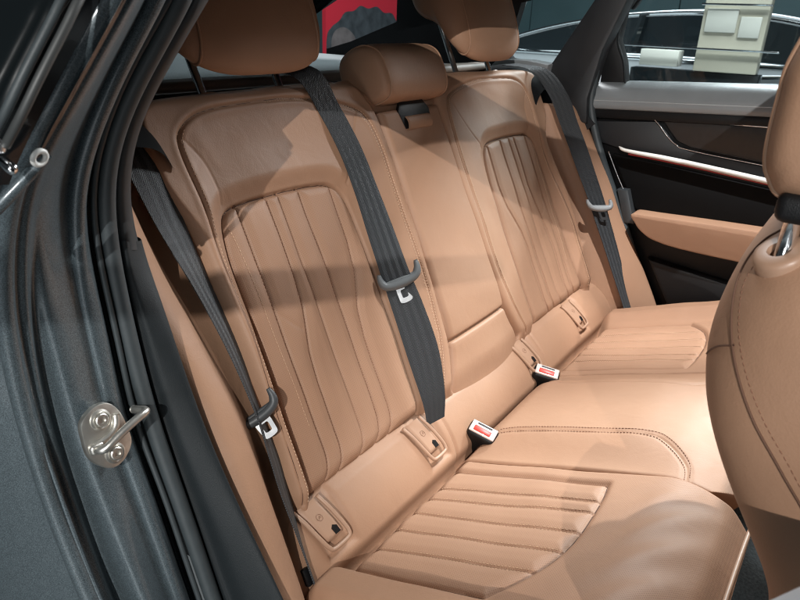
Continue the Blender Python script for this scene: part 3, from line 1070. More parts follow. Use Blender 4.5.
OUT_C = [(-.104, .0), (.104, .0), (.102, .2), (.098, .4), (.098, .542), (-.098, .542), (-.098, .4), (-.102, .2)]


def h_centre(a, b):
    w = np.abs(a)
    edge = .112 - .012 * sst(b, 0, .5) + .036 * (1 - sst(b, -.03, .10))
    h = 0.017 + 0.007 * sst(b, .05, .16) - 0.006 * (w / .11) ** 2
    d = np.abs(b - .093)
    h = h + groove(d, 0.010, 0.0030) + pillow(d, 0.003, 0.02)
    dE = np.minimum(np.maximum(edge - w, 0), np.maximum(.545 - b, 0))
    h = h + rolloff(dE, 0.012) - 0.014 * (1 - sst(b, -.03, .04))
    h = h + 0.0010 * np.sin(a * 31 + b * 17) * np.cos(b * 23)
    return h


CO = resample(np.array([(-.150, -.03), (.150, -.03), (.130, .05), (.115, .1), (.106, .25), (.102, .40), (.101, .545), (-.101, .545), (-.102, .40), (-.106, .25), (-.115, .1), (-.130, .05), (-.150, -.03)]), n=200)[:-1]

def clip_in(p, poly):
    q = resample(p, n=60)
    return q[sd_poly(q[:, 0], q[:, 1], poly)[0] > .001]


def seam_tube(parent, paths, hfun, fr, r):
    # dark tubes coloured like the shade in sewn grooves, one thin piece per seam
    O, UA, UB, N = [np.array(q, float) for q in fr]
    for path in paths:
        p = resample(path, 0.004)
        h = hfun(p[:, 0], p[:, 1])
        V, F = tube_mesh(O + p[:, :1] * UA + p[:, 1:] * UB + (h + r * .2)[:, None] * N, r, 6)
        link('seam', V, F, SEAM_SHADE, parent)


# ------- upholstery strip at the bight
SD = np.array([.064, 0, -.094])
SW = np.linalg.norm(SD)
SD /= SW
SN = np.array([-SD[2], 0, SD[0]])


def h_strip(a, b):
    h = 0.010 * np.sin(np.clip(b / .115, 0, 1) * np.pi)
    h = h - 0.02 * sst(b, .095, .135) - 0.02 * (1 - sst(b, -.03, .01))
    for y in (-.205, .205):
        h = h + groove(np.abs(a - y), 0.004, 0.003)
    for y in (-.537, -.266, .143, .428):
        h = h + groove(np.maximum(np.maximum(np.abs(a - y - .012) - .024, b - .082), 0), 0.006, 0.006)
    h = h + 0.0018 * np.sin(a * 19 + 1) * np.sin(b * 23 + a * 7)
    return h


fr_strip = (B0, (0, 1, 0), SD, SN)
hfield([(-.66, -.03), (.66, -.03), (.66, .140), (-.66, .140)], h_strip, fr_strip, 0.003, 0.02, [('bight_panel', None, LEA)], seat)

# ------- child seat anchor covers
for yc in (-.537, -.266, .143, .428):
    def S3(a, b, h=0.0, yc=yc):
        a, b = a * .86, b * .90
        sh = 0.020 * (b / .085 - .5)
        return B0 + np.array([0, yc + sh + a, 0]) + SD * b + SN * (h + 0.009 * math.sin(min(max(b / .115, 0), 1) * math.pi))
    # raised U-shaped frame
    U = [S3(-.031, -.004, .001), S3(-.030, .02, .004), S3(-.029, .055, .005), S3(-.026, .074, .006), S3(-.018, .081, .006), S3(.016, .081, .006), S3(.025, .074, .006),
         S3(.027, .055, .005), S3(.027, .02, .004), S3(.027, -.004, .001)]
    V, F = tube_mesh(catmull(U, 60), 0.0033, 10)
    cov = link('anchor_cover', V, F, TANP, seat)
    n1, n2 = 12, 16
    pts = []
    for i in range(n1):
        for jx in range(n2):
            a = -.0225 + .043 * i / (n1 - 1)
            b = -.004 + .072 * jx / (n2 - 1)
            e = min(a + .0225, .0205 - a, .068 - b)
            pts.append(S3(a, b, .0042 - (0.004 if e < 0.002 else 0)))
    link('flap', np.array(pts), grid_faces(n1, n2), TANP, cov)
    # dark finger hole with the isofix sign ring
    pl = [S3(.001, .052, .0048), S3(.007, .0475, .0048), S3(.014, .052, .0048), S3(.0135, .064, .0048), S3(.0015, .064, .0048)]
    hol = [S3(.001, .052, .002), S3(.007, .0475, .002), S3(.014, .052, .002), S3(.0135, .064, .002), S3(.0015, .064, .002)]
    link('finger_hole', np.array(pl + hol), [[0, 1, 2, 3, 4], [0, 5, 6, 1], [1, 6, 7, 2], [2, 7, 8, 3], [3, 8, 9, 4], [4, 9, 5, 0]], BLK, cov, smooth=False)
    t = np.linspace(0, 2 * np.pi, 24)
    V, F = tube_mesh([S3(-.002 + .0058 * math.cos(q), .026 + .0058 * math.sin(q), .0044) for q in t], 0.0005, 6, caps=False)
    V2, F2 = tube_mesh([S3(-.004, .028, .0044), S3(-.001, .0235, .0044), S3(.0005, .0275, .0044)], 0.0005, 6)
    V, F = join([(V, F), (V2, F2)])
    link('anchor_sign', V, F, mat('sign ink', (0.24, 0.13, 0.08), 0.5), cov)

# ------- backrests (near and far mirror each other)
def far_map(a):   # the far seat shows a broader outer bolster
    return np.where(a > .545, .545 + (a - .545) * .5, a)


OUT_F = np.stack([np.where(OUT_B[:, 0] > .545, .545 + (OUT_B[:, 0] - .545) * 2, OUT_B[:, 0]), OUT_B[:, 1]], 1)
for s in (-1, 1):
    fr = (B0, (0, s, 0), BU, BN)
    h_side = h_back if s < 0 else (lambda a, b: h_back(far_map(a), b))
    sh = hfield(OUT_B if s < 0 else OUT_F, h_side, fr, 0.002, 0.09,
                [('backrest', lambda a, b: sd_poly(a, b, INS_B)[0] < 0, LEA), ('backrest_insert', None, PERF)], seat)
    par = sh[0]
    seam_tube(par, [INS_B], h_side, fr, 0.0011)
    seam_tube(par, PL_B[:5], h_side, fr, 0.0006)
    seam_tube(par, [FRAME], h_side, fr, 0.0006)
    stitches('stitching', [FRAME[100:] + np.array([-.002, 0]), FRAME2 + np.array([.0025, 0]), FRAME[:60:2] + np.array([-.006, 0])], h_back, fr, par, THREAD)
    stitches('stitching', [p + np.array([0.0030, 0]) for p in (PL_B[0], PL_B[1], PL_B[3], PL_B[4])], h_back, fr, par, THREADD, r=0.0005)
    stitches('stitching', [np.array([(.505, .415), (.499, .36), (.496, .25), (.494, .1)])], h_back, fr, par, THREAD, r=0.0005)
    # headrest: soft-ended block over the seat
    prof = [(.045, .620), (.066, .648), (.076, .72), (.076, .82), (.062, .885), (.030, .915), (-.010, .915), (-.040, .885), (-.055, .83), (-.056, .782), (-.040, .752), (-.012, .725), (.012, .678), (.026, .630)]
    ys, sc = superell(0.156, 3.4, 41, 0.002)
    V, F = sectioned(prof, ys, sc, (B0 + np.array([0, s * .365, 0]), BN, BU, (0, s, 0)), 64)
    hr = link('headrest', V, F, LEA, seat)
    # piping loops near both ends of the headrest
    for e in (-.118, .118):
        sI = (1 - abs(e / .156) ** 3.4) ** (1 / 3.4)
        Pp = catmull(prof, 80, closed=True)
        cc = Pp.mean(0)
        Q = cc + (Pp - cc) * (sI * 1.004)
        Q = np.vstack([Q, Q[:1]])
        V, F = tube_mesh(B0 + Q[:, :1] * BN + Q[:, 1:] * BU + np.array([0, s * .365 + e, 0]), 0.0022, 8, caps=False)
        link('piping', V, F, LEA, hr)
    for dy in (-.08, .08):
        y = s * .365 + dy
        V, F = tube_mesh([B0 + BN * -.022 + BU * .59 + np.array([0, y, 0]), B0 + BN * -.022 + BU * .80 + np.array([0, y, 0])], 0.0062, 16)
        link('headrest_post', V, F, CHR if dy * s > 0 else SATIN, hr)
        t = np.linspace(0, 2 * np.pi, 30, endpoint=False)
        c = B0 + BN * -.018 + BU * .603 + np.array([0, y, 0])
        rings = [(.021, -.006), (.021, .006), (.018, .010), (.009, .011), (.0075, .004)]
        V = np.vstack([c + r * (np.cos(t)[:, None] * np.array([0, 1.15, 0]) + np.sin(t)[:, None] * BN * .75) + BU * h for r, h in rings])
        link('post_collar', V, grid_faces(len(rings), 30, True), TANP, seat, autosmooth=50)

# ------- centre section
hfield(CO, h_centre, (B0, (0, 1, 0), BU, BN), 0.002, 0.08,
       [('lower_pad', lambda a, b: b < .093, LEA), ('armrest', None, LEA)], seat)
TOPC = catmull([(-.100, .545), (.100, .545), (.115, .565), (.138, .592), (.14, .62), (0, .625), (-.14, .62), (-.138, .592), (-.115, .565)], 120, closed=True)


def h_top(a, b):
    dO = sd_poly(a, b, TOPC)[0]
    return 0.008 + rolloff(np.maximum(dO, 0), 0.008) - 0.03 * sst(b, .575, .625)


hfield(TOPC, h_top, (B0, (0, 1, 0), BU, BN), 0.003, 0.08, [('shoulder_panel', None, LEA)], seat)
# black slit and pull strap of the armrest
bm = plate_bm([(-.046, .503), (.046, .503), (.052, .538), (.038, .556), (-.038, .556), (-.054, .538)], (B0 + BN * 0.0205, (0, 1, 0), BU, BN), 0.0075, 0.002)
pk = link_bm('strap_pocket', bm, BLK, seat)
st = catmull([(.024, .527), (.0285, .524), (.0310, .516), (.0295, .507), (.026, .501)], 14)
V = []
for dh in (0, 0.004):
    for y in (-.038, .040):
        V.append([B0 + BN * (h + dh) + BU * b + np.array([0, y, 0]) for h, b in st])
V = np.array(V).reshape(-1, 3)
n = 14
F = []
for i in range(n - 1):
    q = [i, i + 1, n + i + 1, n + i]
    F += [[2 * n + k for k in q], q[::-1], [i, 2 * n + i, 2 * n + i + 1, i + 1], [n + i, n + i + 1, 3 * n + i + 1, 3 * n + i]]
F += [[0, n, 3 * n, 2 * n], [n - 1, 3 * n - 1, 4 * n - 1, 2 * n - 1][::-1]]
link('pull_strap', np.array(V), F, LEA, pk, autosmooth=40)
prof = [(.040, .556), (.060, .574), (.064, .61), (.058, .645), (.030, .668), (-.010, .672), (-.040, .660), (-.050, .63), (-.048, .590), (-.02, .562)]
ys, sc = superell(0.110, 7.0, 51, 0.002)
V, F = sectioned(prof, ys, sc, (B0 + np.array([0, 0.005, 0]), BN, BU, (0, 1, 0)), 64)
hr = link('headrest', V, F, LEA, seat)
for e in (-.096, .096):
    sI = (1 - abs(e / .110) ** 7.0) ** (1 / 7.0)
    Pp = catmull(prof, 80, closed=True)
    cc = Pp.mean(0)
    Q = cc + (Pp - cc) * (sI * 1.006)
    Q = np.vstack([Q, Q[:1]])
    V, F = tube_mesh(B0 + Q[:, :1] * BN + Q[:, 1:] * BU + np.array([0, 0.005 + e, 0]), 0.0020, 8, caps=False)
    link('piping', V, F, LEA, hr)

seam_tube(pk.parent, [[(-.110, .093), (.110, .093)]], h_centre, (B0, (0, 1, 0), BU, BN), 0.0010)
# ------- cushions
OUT_S = resample(np.array([(.203, -.02), (.60, -.02), (.632, .01), (.640, .06), (.642, .40), (.625, .46), (.60, .476), (.203, .476), (.203, -.02)]), n=260)[:-1]
INS_S = np.array([(.240, -.03)] + [(.238, s_) for s_ in (.05, .15, .25)] + [(.238, .294)] + catmull([(.238, .294), (.285, .300), (.366, .300), (.43, .291), (.48, .270), (.527, .235)], 30).tolist()[1:] + [(.530, .15), (.532, -.03)])
PL_S = [np.array([(x0, -.03), (x1, .31)]) for x0, x1 in ((.300, .286), (.338, .315), (.381, .366), (.428, .414), (.479, .464))]
CUTS = [np.array([(.203, .292), (.238, .294)])]


def h_cush(a, b):
    dI = sd_poly(a, b, INS_S)[0]
    dP = np.full(a.shape, 1e9)
    for p in PL_S:
        dP = np.minimum(dP, sd_poly(a, b, p, False)[0])
    h_in = 0.0034 * sst(np.minimum(dI, dP), 0, 0.018)
    h_o = 0.004 * sst(-dI, 0, .012) + 0.030 * sst(a, .532, .575) * (1 - sst(b, .33, .47) * .5)
    h = np.where(dI > 0, h_in, h_o) + groove(np.abs(dI), 0.0040, 0.0030) + np.where(dI > 0, groove(dP, 0.0040, 0.0021), 0)
    h = h - 0.060 * np.clip((b - .365) / .112, 0, 1) ** 2.2 - 0.03 * sst(b, .45, .478) ** 2
    h = h - 0.045 * sst(a, .60, .645) ** 1.5 - 0.028 * (1 - sst(b, -.02, .025))
    h = h + rolloff(np.maximum(a - .203, 0), 0.008)
    h = h + 0.0015 * np.sin(a * 27 + 2 * np.sin(b * 15)) * np.cos(b * 19 + a * 8)
    # a few soft wrinkles near the front roll
    h = h + 0.0016 * np.exp(-((b - .41) / .05) ** 2) * np.sin((a * .8 + b * .9) * 105)* sst(a,.21,.26)
    return h


for s in (-1, 1):
    fr = (C0, (0, s, 0), CU, CN)
    cs = hfield(OUT_S, h_cush, fr, 0.0024, np.array([-.10, 0, -.16]),
                [('cushion', lambda a, b: a > .530, LEA), ('cushion_insert', lambda a, b: sd_poly(a, b, INS_S)[0] > 0, PERF), ('cushion_front', None, PERF)], seat)
    seam_tube(cs[0], [INS_S[1:-1]], h_cush, fr, 0.0009)
    seam_tube(cs[0], [p for p in map(lambda q: clip_in(q, INS_S), PL_S)], h_cush, fr, 0.0006)
    stitches('stitching', [clip_in(p, INS_S) + np.array([o_, 0]) for p in PL_S for o_ in (.0032, -.0036)], h_cush, fr, cs[0], THREAD, r=0.00045)
    P = catmull([(.16, .480), (.22, .477), (.30, .4755), (.45, .4745), (.58, .473), (.625, .45)], 60)
    V, F = tube_mesh(C0 + np.array([0, s, 0]) * P[:, :1] + CU * P[:, 1:] + CN * -.072, 0.0032, 10)
    link('piping', V, F, TANP, cs[0])
OUT_M = resample(np.array([(-.203, -.02), (.203, -.02), (.203, .43), (.16, .475), (-.16, .475), (-.203, .43), (-.203, -.02)]), n=200)[:-1]
STM = catmull([(-.170, .005), (-.135, .022), (-.118, .06), (-.112, .12), (-.108, .24), (-.106, .32), (-.118, .352), (-.160, .390), (-.20, .40)], 80)


def h_mid(a, b):
    w = np.abs(a)
    q = np.where(a > 0, -a, a)
    d = sd_poly(q, b, STM, False)[0]
    h = 0.022 * (1 - sst(w, .098, .198)) + 0.004
    h = h * sst(b, -.03, .05) * (1 - .75 * sst(b, .28, .44))
    h = h + groove(d, 0.0035, 0.0025) + groove(np.abs(d - .006), 0.0016, 0.0015)
    h = h - 0.055 * np.clip((b - .36) / .115, 0, 1) ** 2.2 - 0.02 * (1 - sst(b, -.02, .02))
    h = h + rolloff(np.maximum(.203 - w, 0), 0.007)
    h = h + 0.0012 * np.sin(a * 21 + b * 9) * np.cos(b * 17)
    return h


fr = (C0, (0, 1, 0), CU, CN)
cm = hfield(OUT_M, h_mid, fr, 0.0026, np.array([-.10, 0, -.16]), [('centre_cushion', None, LEA)], seat)
stitches('stitching', [STM + np.array([-.004, -.002]), STM + np.array([.009, .003])], h_mid, fr, cm[0], THREADD, r=0.0006)
bm = box_bm((0.30, 1.2, 0.12), 0.03, 3, frame_mtx((0.20, 0, -0.15), CU, (0, 1, 0), CN))
link_bm('seat_base', bm, mat('seat base felt', (0.03, 0.03, 0.03), 0.9), seat)

# ================================================================== SEAT BELTS
def ribbon(name, Lp, Rp, parent, m, n=70, th=0.0013):
    Lc, Rc = catmull(Lp, n), catmull(Rp, n)
    k = 7
    V, uv = [], []
    d = np.r_[0, np.cumsum(np.linalg.norm(np.diff((Lc + Rc) / 2, axis=0), axis=1))]
    T = np.gradient((Lc + Rc) / 2, axis=0)
    Nn = np.cross(Rc - Lc, T)
    Nn /= np.linalg.norm(Nn, axis=1)[:, None]
    for side in (1, -1):
        for i in range(k):
            u = i / (k - 1)
            V.append(Lc * (1 - u) + Rc * u + Nn * side * th / 2)
            uv.append(np.stack([np.full(n, u), d], 1))
    V = np.vstack(V)
    uv = np.vstack(uv)
    F = []
    idx = lambda s_, i, jx: (s_ * k + i) * n + jx
    for jx in range(n - 1):
        for i in range(k - 1):
            F.append([idx(0, i, jx), idx(0, i + 1, jx), idx(0, i + 1, jx + 1), idx(0, i, jx + 1)])
            F.append([idx(1, i, jx), idx(1, i, jx + 1), idx(1, i + 1, jx + 1), idx(1, i + 1, jx)])
        F.append([idx(0, 0, jx), idx(0, 0, jx + 1), idx(1, 0, jx + 1), idx(1, 0, jx)])
        F.append([idx(0, k - 1, jx), idx(1, k - 1, jx), idx(1, k - 1, jx + 1), idx(0, k - 1, jx + 1)])
    return link(name, V, F, m, parent, uv=uv, autosmooth=50)


def tongue(c, ax, dn, nn, parent, mplas, sc=1.0, tilt=0.0):
    """belt tongue: curved plastic bar with raised horns, and a slotted metal plate below it"""
    ax, dn, nn = [np.array(q, float) / np.linalg.norm(q) for q in (ax, dn, nn)]
    ct, st_ = math.cos(tilt), math.sin(tilt)
    ax, dn = ax * ct + dn * st_, dn * ct - ax * st_
    P = catmull([(-.033, -.016), (-.0325, -.004), (-.027, .006), (-.012, .0105), (.012, .0105), (.027, .006), (.0325, -.004), (.033, -.016)], 40) * sc
    rad = np.interp(np.linspace(0, 1, 40), [0, .06, .2, .5, .8, .94, 1], [.0030, .0045, .0065, .0080, .0065, .0045, .0030]) * sc
    V, F = tube_mesh(np.array([c + ax * a + dn * b + nn * .004 for a, b in P]), rad, 12)
    o = link('tongue', V, F, mplas, parent)
    bm = box_bm((.058 * sc, .014 * sc, .008 * sc), .0035, 3, frame_mtx(c + dn * .0075 * sc + nn * .003, ax, dn, nn))
    link_bm('tongue_body', bm, mplas, o)
    # plate
    out = catmull([(-.0115, .014), (-.0115, .033), (-.0095, .0415), (0, .0435), (.0095, .0415), (.0115, .033), (.0115, .014), (0, .0135)], 48, closed=True) * sc
    inn = catmull([(-.0055, .022), (-.0055, .030), (-.0045, .0345), (0, .0352), (.0045, .0345), (.0055, .030), (.0055, .022), (0, .0212)], 48, closed=True) * sc
    bm = ring_plate(out.tolist(), inn.tolist(), (c + nn * .0025, ax, dn, nn), 0.0026)
    link_bm('latch_plate', bm, SATIN, o, autosmooth=30)
    return o


# near belt
b1 = thing('seat_belt', 'black seat belt with two pale woven stripes beside the door opening, dark tongue hanging low', 'seat belt', (0.0, -0.59, -0.02), 'rear seat belts')
L1 = [[-0.40, -0.610, 0.628], [-0.30, -0.613, 0.612], [-0.238, -0.615, 0.56], [-0.201, -0.61, 0.484], [-0.162, -0.60, 0.406], [-0.123, -0.59, 0.324], [-0.081, -0.585, 0.239], [-0.054, -0.589, 0.183], [-0.029, -0.593, 0.132], [0.005, -0.593, 0.062], [0.035, -0.595, 0.0]]
R1_ = [[-0.40, -0.565, 0.628], [-0.30, -0.568, 0.612], [-0.236, -0.568, 0.56], [-0.209, -0.564, 0.476], [-0.178, -0.559, 0.39], [-0.139, -0.551, 0.304], [-0.100, -0.551, 0.214], [-0.069, -0.553, 0.156], [-0.045, -0.559, 0.103], [-0.014, -0.564, 0.03], [0.012, -0.566, -0.03]]
rampL = np.clip((0.56 - np.array(L1)[:, 2]) / 0.2, 0, 1)[:, None]
rampR = np.clip((0.56 - np.array(R1_)[:, 2]) / 0.2, 0, 1)[:, None]
ribbon('webbing', np.array(L1) + rampL * BN * 0.030 + np.array([0.006, -.013, 0]), np.array(R1_) + rampR * BN * 0.020 + np.array([0.006, -.008, 0]), b1, WEB)
nn_ = np.array([.62, -.53, .52])
dn_ = np.array([.60, .13, -.72])
tongue(np.array([-0.061, -0.587, 0.246]), np.cross(dn_, nn_) * -1, dn_, nn_, b1, TONGD, 0.95, 0.0)
bm = box_bm((.010, .010, .004), .0015, 2, frame_mtx((-0.045, -0.572, 0.168), (0.3, 0.8, -.4), (0.5, 0, -0.85), (0.8, -0.4, 0.3)))
link_bm('stop_button', bm, BLK, b1)
# middle belt
b2 = thing('seat_belt', 'black seat belt lying across the backrest beside the centre armrest, grey tongue with shiny plate', 'seat belt', (0.0, -0.23, 0.05), 'rear seat belts')
L2 = [[-0.36, -0.300, 0.655], [-0.279, -0.279, 0.645], [-0.25, -0.252, 0.588], [-0.217, -0.238, 0.525], [-0.184, -0.236, 0.459], [-0.151, -0.24, 0.391], [-0.117, -0.243, 0.322], [-0.083, -0.245, 0.252], [-0.049, -0.247, 0.181], [-0.014, -0.249, 0.11], [-0.002, -0.250, 0.07]]
R2_ = [[-0.36, -0.255, 0.660], [-0.272, -0.234, 0.657], [-0.245, -0.206, 0.597], [-0.209, -0.193, 0.534], [-0.172, -0.192, 0.469], [-0.128, -0.201, 0.405], [-0.085, -0.211, 0.342], [-0.049, -0.207, 0.275], [-0.015, -0.207, 0.205], [0.010, -0.217, 0.132], [0.018, -0.225, 0.085]]
SH = BN * 0.012
ribbon('webbing', np.array(L2) + SH, np.array(R2_) + SH, b2, WEBP)
tongue(np.array([-0.096, -0.2215, 0.324]) + SH, np.array([0.030, 0.036, 0.018]), np.array([0.41, -0.04, -0.89]), np.array([0.78, -0.45, 0.42]), b2, TONG, 1.06, 0.0)
# far belt
b3 = thing('seat_belt', 'black seat belt on the far side next to the far door, pale tongue halfway up', 'seat belt', (0.05, 0.63, 0.0), 'rear seat belts')
L3 = [[-0.33, 0.575, 0.64], [-0.25, 0.578, 0.632], [-0.19, 0.581, 0.575], [-0.155, 0.584, 0.513], [-0.121, 0.588, 0.451], [-0.087, 0.592, 0.387], [-0.054, 0.602, 0.321], [-0.022, 0.608, 0.254], [0.011, 0.614, 0.186], [0.045, 0.617, 0.117], [0.079, 0.62, 0.048], [0.11, 0.622, -0.02]]
R3_ = [[-0.30, 0.60, 0.645], [-0.21, 0.605, 0.635], [-0.145, 0.599, 0.578], [-0.114, 0.606, 0.516], [-0.082, 0.615, 0.453], [-0.052, 0.623, 0.389], [-0.023, 0.637, 0.321], [0.005, 0.647, 0.252], [0.034, 0.655, 0.181], [0.064, 0.659, 0.11], [0.094, 0.664, 0.038], [0.125, 0.668, -0.03]]
ribbon('webbing', L3, R3_, b3, WEBP)
tongue(np.array([-0.029, 0.6215, 0.305]) + np.array([0.004, -0.004, 0]), np.array([0.033, 0.033, 0.0]), np.array([0.42, 0.08, -0.9]), np.array([0.72, -0.66, 0.25]), b3, mat('pale tongue plastic', (0.24, 0.25, 0.255), 0.45), 0.98, 0.0)

# buckles rising from the cushion
for s, lab in ((-1, 'black belt buckle with red button on the near side of the centre cushion'), (1, 'black belt buckle with red button on the far side of the centre cushion')):
    bk = thing('belt_buckle', lab, 'buckle', (0.064, s * .150, -0.03), 'belt buckles')
    Z = np.array([0.28, -0.36, 0.89])
    Z /= np.linalg.norm(Z)
    X = np.array([1.0, 0.06 if s < 0 else 0.25, 0.0])
    X -= Z * (X @ Z)
    X /= np.linalg.norm(X)
    Y = np.cross(Z, X)
    top = np.array([0.070, s * .146, 0.036])
    bm = box_bm((.058, .034, .075), .009, 4, frame_mtx(top - Z * .0375, X, Y, Z))
    hs = link_bm('housing', bm, BLK, bk)
    bm = box_bm((.051, .025, .004), .0015, 2, frame_mtx(top + Z * .0005, X, Y, Z))
    link_bm('face_plate', bm, BUCKG, bk)
    bm = box_bm((.034, .011, .005), .002, 2, frame_mtx(top + Z * .0022 - Y * .003 - X * .001, X, Y, Z))
    link_bm('release_button', bm, RED, bk)
    bm = box_bm((.030, .004, .003), .0006, 1, frame_mtx(top + Z * .0015 + Y * .0082, X, Y, Z))
    link_bm('tongue_slot', bm, BLK, bk)
    # a pale indicator dot on the edge
    bm = box_bm((.004, .004, .004), .001, 2, frame_mtx(top + Z * .0015 - Y * .0105 + X * .004, X, Y, Z))
    link_bm('indicator', bm, mat('white mark', (0.8, 0.8, 0.78), 0.4), bk)

# ================================================================== FRONT SEAT
fs = thing('front_seat', 'tan leather front seat cut off at the right, chrome post under its headrest', 'car seat', (0.62, -0.37, -0.25))
FP = [(.492, .602), (.475, .588), (.461, .560), (.452, .520), (.450, .485), (.455, .452), (.463, .428), (.476, .400), (.494, .368), (.516, .332), (.540, .290), (.557, .245), (.570, .17), (.578, .05),
      (.60, -.08), (.72, -.08), (.77, .10), (.74, .35), (.69, .52), (.64, .59), (.57, .610), (.52, .608)]
ys, sc = superell(0.215, 4.2, 81, 0.002)
V, F = sectioned(FP, ys, sc, ((0, -.375, 0), (1, 0, 0), (0, 0, 1), (0, 1, 0)), 150, (.70, .30))
fb = link('backrest', V, F, LEA, fs)


def on_side(P, lift=0.0):
    """drop x,z points onto the near flank of the seat (real surface, cast along +Y)"""
    bpy.context.view_layer.update()
    og = Vector(origin(fb))
    out = []
    for x, z in P:
        hit, loc, nor, _ = fb.ray_cast(Vector((x, -1.2, z)) - og, Vector((0, 1, 0)))
        if hit:
            out.append(np.array(loc + og + nor * lift))
    return np.array(out)


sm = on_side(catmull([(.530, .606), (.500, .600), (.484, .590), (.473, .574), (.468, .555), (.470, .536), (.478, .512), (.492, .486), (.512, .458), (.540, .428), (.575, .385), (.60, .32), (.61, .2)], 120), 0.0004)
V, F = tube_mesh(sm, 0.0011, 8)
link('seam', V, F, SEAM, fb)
sm2 = on_side(catmull([(.530, .601), (.504, .594), (.490, .585), (.4795, .571), (.4745, .555), (.4765, .538), (.484, .515), (.498, .490), (.518, .463), (.545, .434), (.58, .391)], 90), 0.0)
stp = resample(sm2, 0.0055)
Vs, Fs_ = [], []
for i in range(len(stp) - 1):
    c = (stp[i] + stp[i + 1]) / 2
    d = (stp[i + 1] - stp[i]) * 0.33
    v, f = tube_mesh(np.array([c - d, c, c + d]), [0.0003, 0.0006, 0.0003], 6)
    Vs.append((v, f))
V, F = join(Vs)
link('stitching', V, F, THREADD, fb)
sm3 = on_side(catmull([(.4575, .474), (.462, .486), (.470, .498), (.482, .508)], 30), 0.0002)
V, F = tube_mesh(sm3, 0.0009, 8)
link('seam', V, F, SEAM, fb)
# headrest on two posts
hp = [(.468, .634), (.461, .655), (.460, .70), (.463, .735), (.485, .79), (.52, .815), (.56, .81), (.585, .76), (.59, .70), (.575, .645), (.54, .622), (.485, .619)]
ys, sc = superell(0.175, 5.0, 51, 0.002)
V, F = sectioned(hp, ys, sc, ((0, -.37, 0), (1, 0, 0), (0, 0, 1), (0, 1, 0)), 80)
fh = link('headrest', V, F, LEA, fs)
Pp = catmull(hp, 100, closed=True)
cc = Pp.mean(0)
sI = (1 - (0.145 / .175) ** 5.0) ** (1 / 5.0)
Q = cc + (Pp - cc) * (sI * 1.004)
Q = np.vstack([Q, Q[:1]])
V, F = tube_mesh(np.stack([Q[:, 0], np.full(len(Q), -.37 - .145), Q[:, 1]], 1), 0.0022, 8, caps=False)
link('piping', V, F, LEA, fh)
bm = box_bm((.080, .33, .024), .008, 3, frame_mtx((.523, -.37, .6225), (1, 0, 0), (0, 1, 0), (0, 0, 1)))
link_bm('headrest_base', bm, BLK, fh)
for y, sg in ((-.519, 1), (-.221, -1)):
    V, F = tube_mesh([[.4965, y, .560], [.4975, y, .625]], 0.0068, 18)
    link('headrest_post', V, F, CHR, fh)
    t = np.linspace(0, 2 * np.pi, 40, endpoint=False)
    ax = np.array([-.36, -.40 * sg, .84])
    ax /= np.linalg.norm(ax)
    e1 = np.array([1.0, 0, .43])
    e1 -= ax * (e1 @ ax)
    e1 /= np.linalg.norm(e1)
    e2 = np.cross(ax, e1)
    rings = [(.0215, -.020), (.0215, .001), (.020, .0045), (.0165, .006), (.0095, .0062), (.0085, .001)]
    V = np.vstack([np.array([.4955, y, .5825]) + r * (np.cos(t)[:, None] * e1 + np.sin(t)[:, None] * e2) + ax * h for r, h in rings])
    link('post_collar', V, grid_faces(len(rings), 40, True), TANP, fs, autosmooth=50)

# ================================================================== FAR DOOR
dr = plate_xz('far_door'.replace('far_', ''), [(-.13, .52), (.95, .55), (.95, -.30), (.24, -.30), (.14, .02), (-.02, .30), (-.09, .43)], .735, .05, BLK, body, .01, label='closed black lined door with tan armrest and clear window')


def xloft(name, prof, x0, x1, slope, m, parent, n=2, end_round=0.0):
    """profile (y,z) pulled along x with a vertical slope"""
    P = catmull(prof, 60)
    xs = np.linspace(x0, x1, n)
    V = np.vstack([np.stack([np.full(60, x), P[:, 0], P[:, 1] + slope * (x - x0)], 1) for x in xs])
    return link(name, V, grid_faces(n, 60), m, parent)


xloft('padded_sill', [(.83, .606), (.79, .608), (.755, .605), (.728, .592), (.713, .572), (.7085, .556), (.709, .546), (.716, .538), (.74, .536)], -.118, .95, 0.055, DASH, dr, 3)
V, F = tube_mesh([[-.116, .7095, .5605], [.95, .7095, .5605 + .055 * 1.066]], 0.0011, 8)
link('seam', V, F, mat('seam grey', (0.30, 0.31, 0.31), 0.5), dr)
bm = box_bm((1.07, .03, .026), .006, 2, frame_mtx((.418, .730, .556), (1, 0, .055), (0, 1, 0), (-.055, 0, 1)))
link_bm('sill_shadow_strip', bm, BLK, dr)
# charcoal upper panel, dark wood inlay with thin chrome lines
plate_xz('upper_panel', [(-.112, .505), (.06, .522), (.085, .500), (.112, .470), (.15, .458), (.34, .444), (.95, .40), (.95, .36), (.36, .402), (-.02, .440), (-.085, .452)], .722, .02, TRIMD, dr, .003)
plate_xz('wood_inlay', [(.070, .528), (.95, .552), (.95, .43), (.34, .452), (.15, .468), (.115, .480), (.092, .502)], .7265, .012, WOOD, dr, .002)
V, F = tube_mesh(catmull([[.072, .719, .532], [.30, .719, .538], [.95, .719, .556]], 30), 0.0026, 8)
link('chrome_line', V, F, SATIN, dr)
V, F = tube_mesh(catmull([[.052, .718, .526], [.066, .718, .514], [.092, .718, .488], [.115, .718, .472], [.15, .718, .462], [.34, .718, .448], [.95, .718, .41]], 60), 0.0017, 8)
link('chrome_line', V, F, CHR, dr)
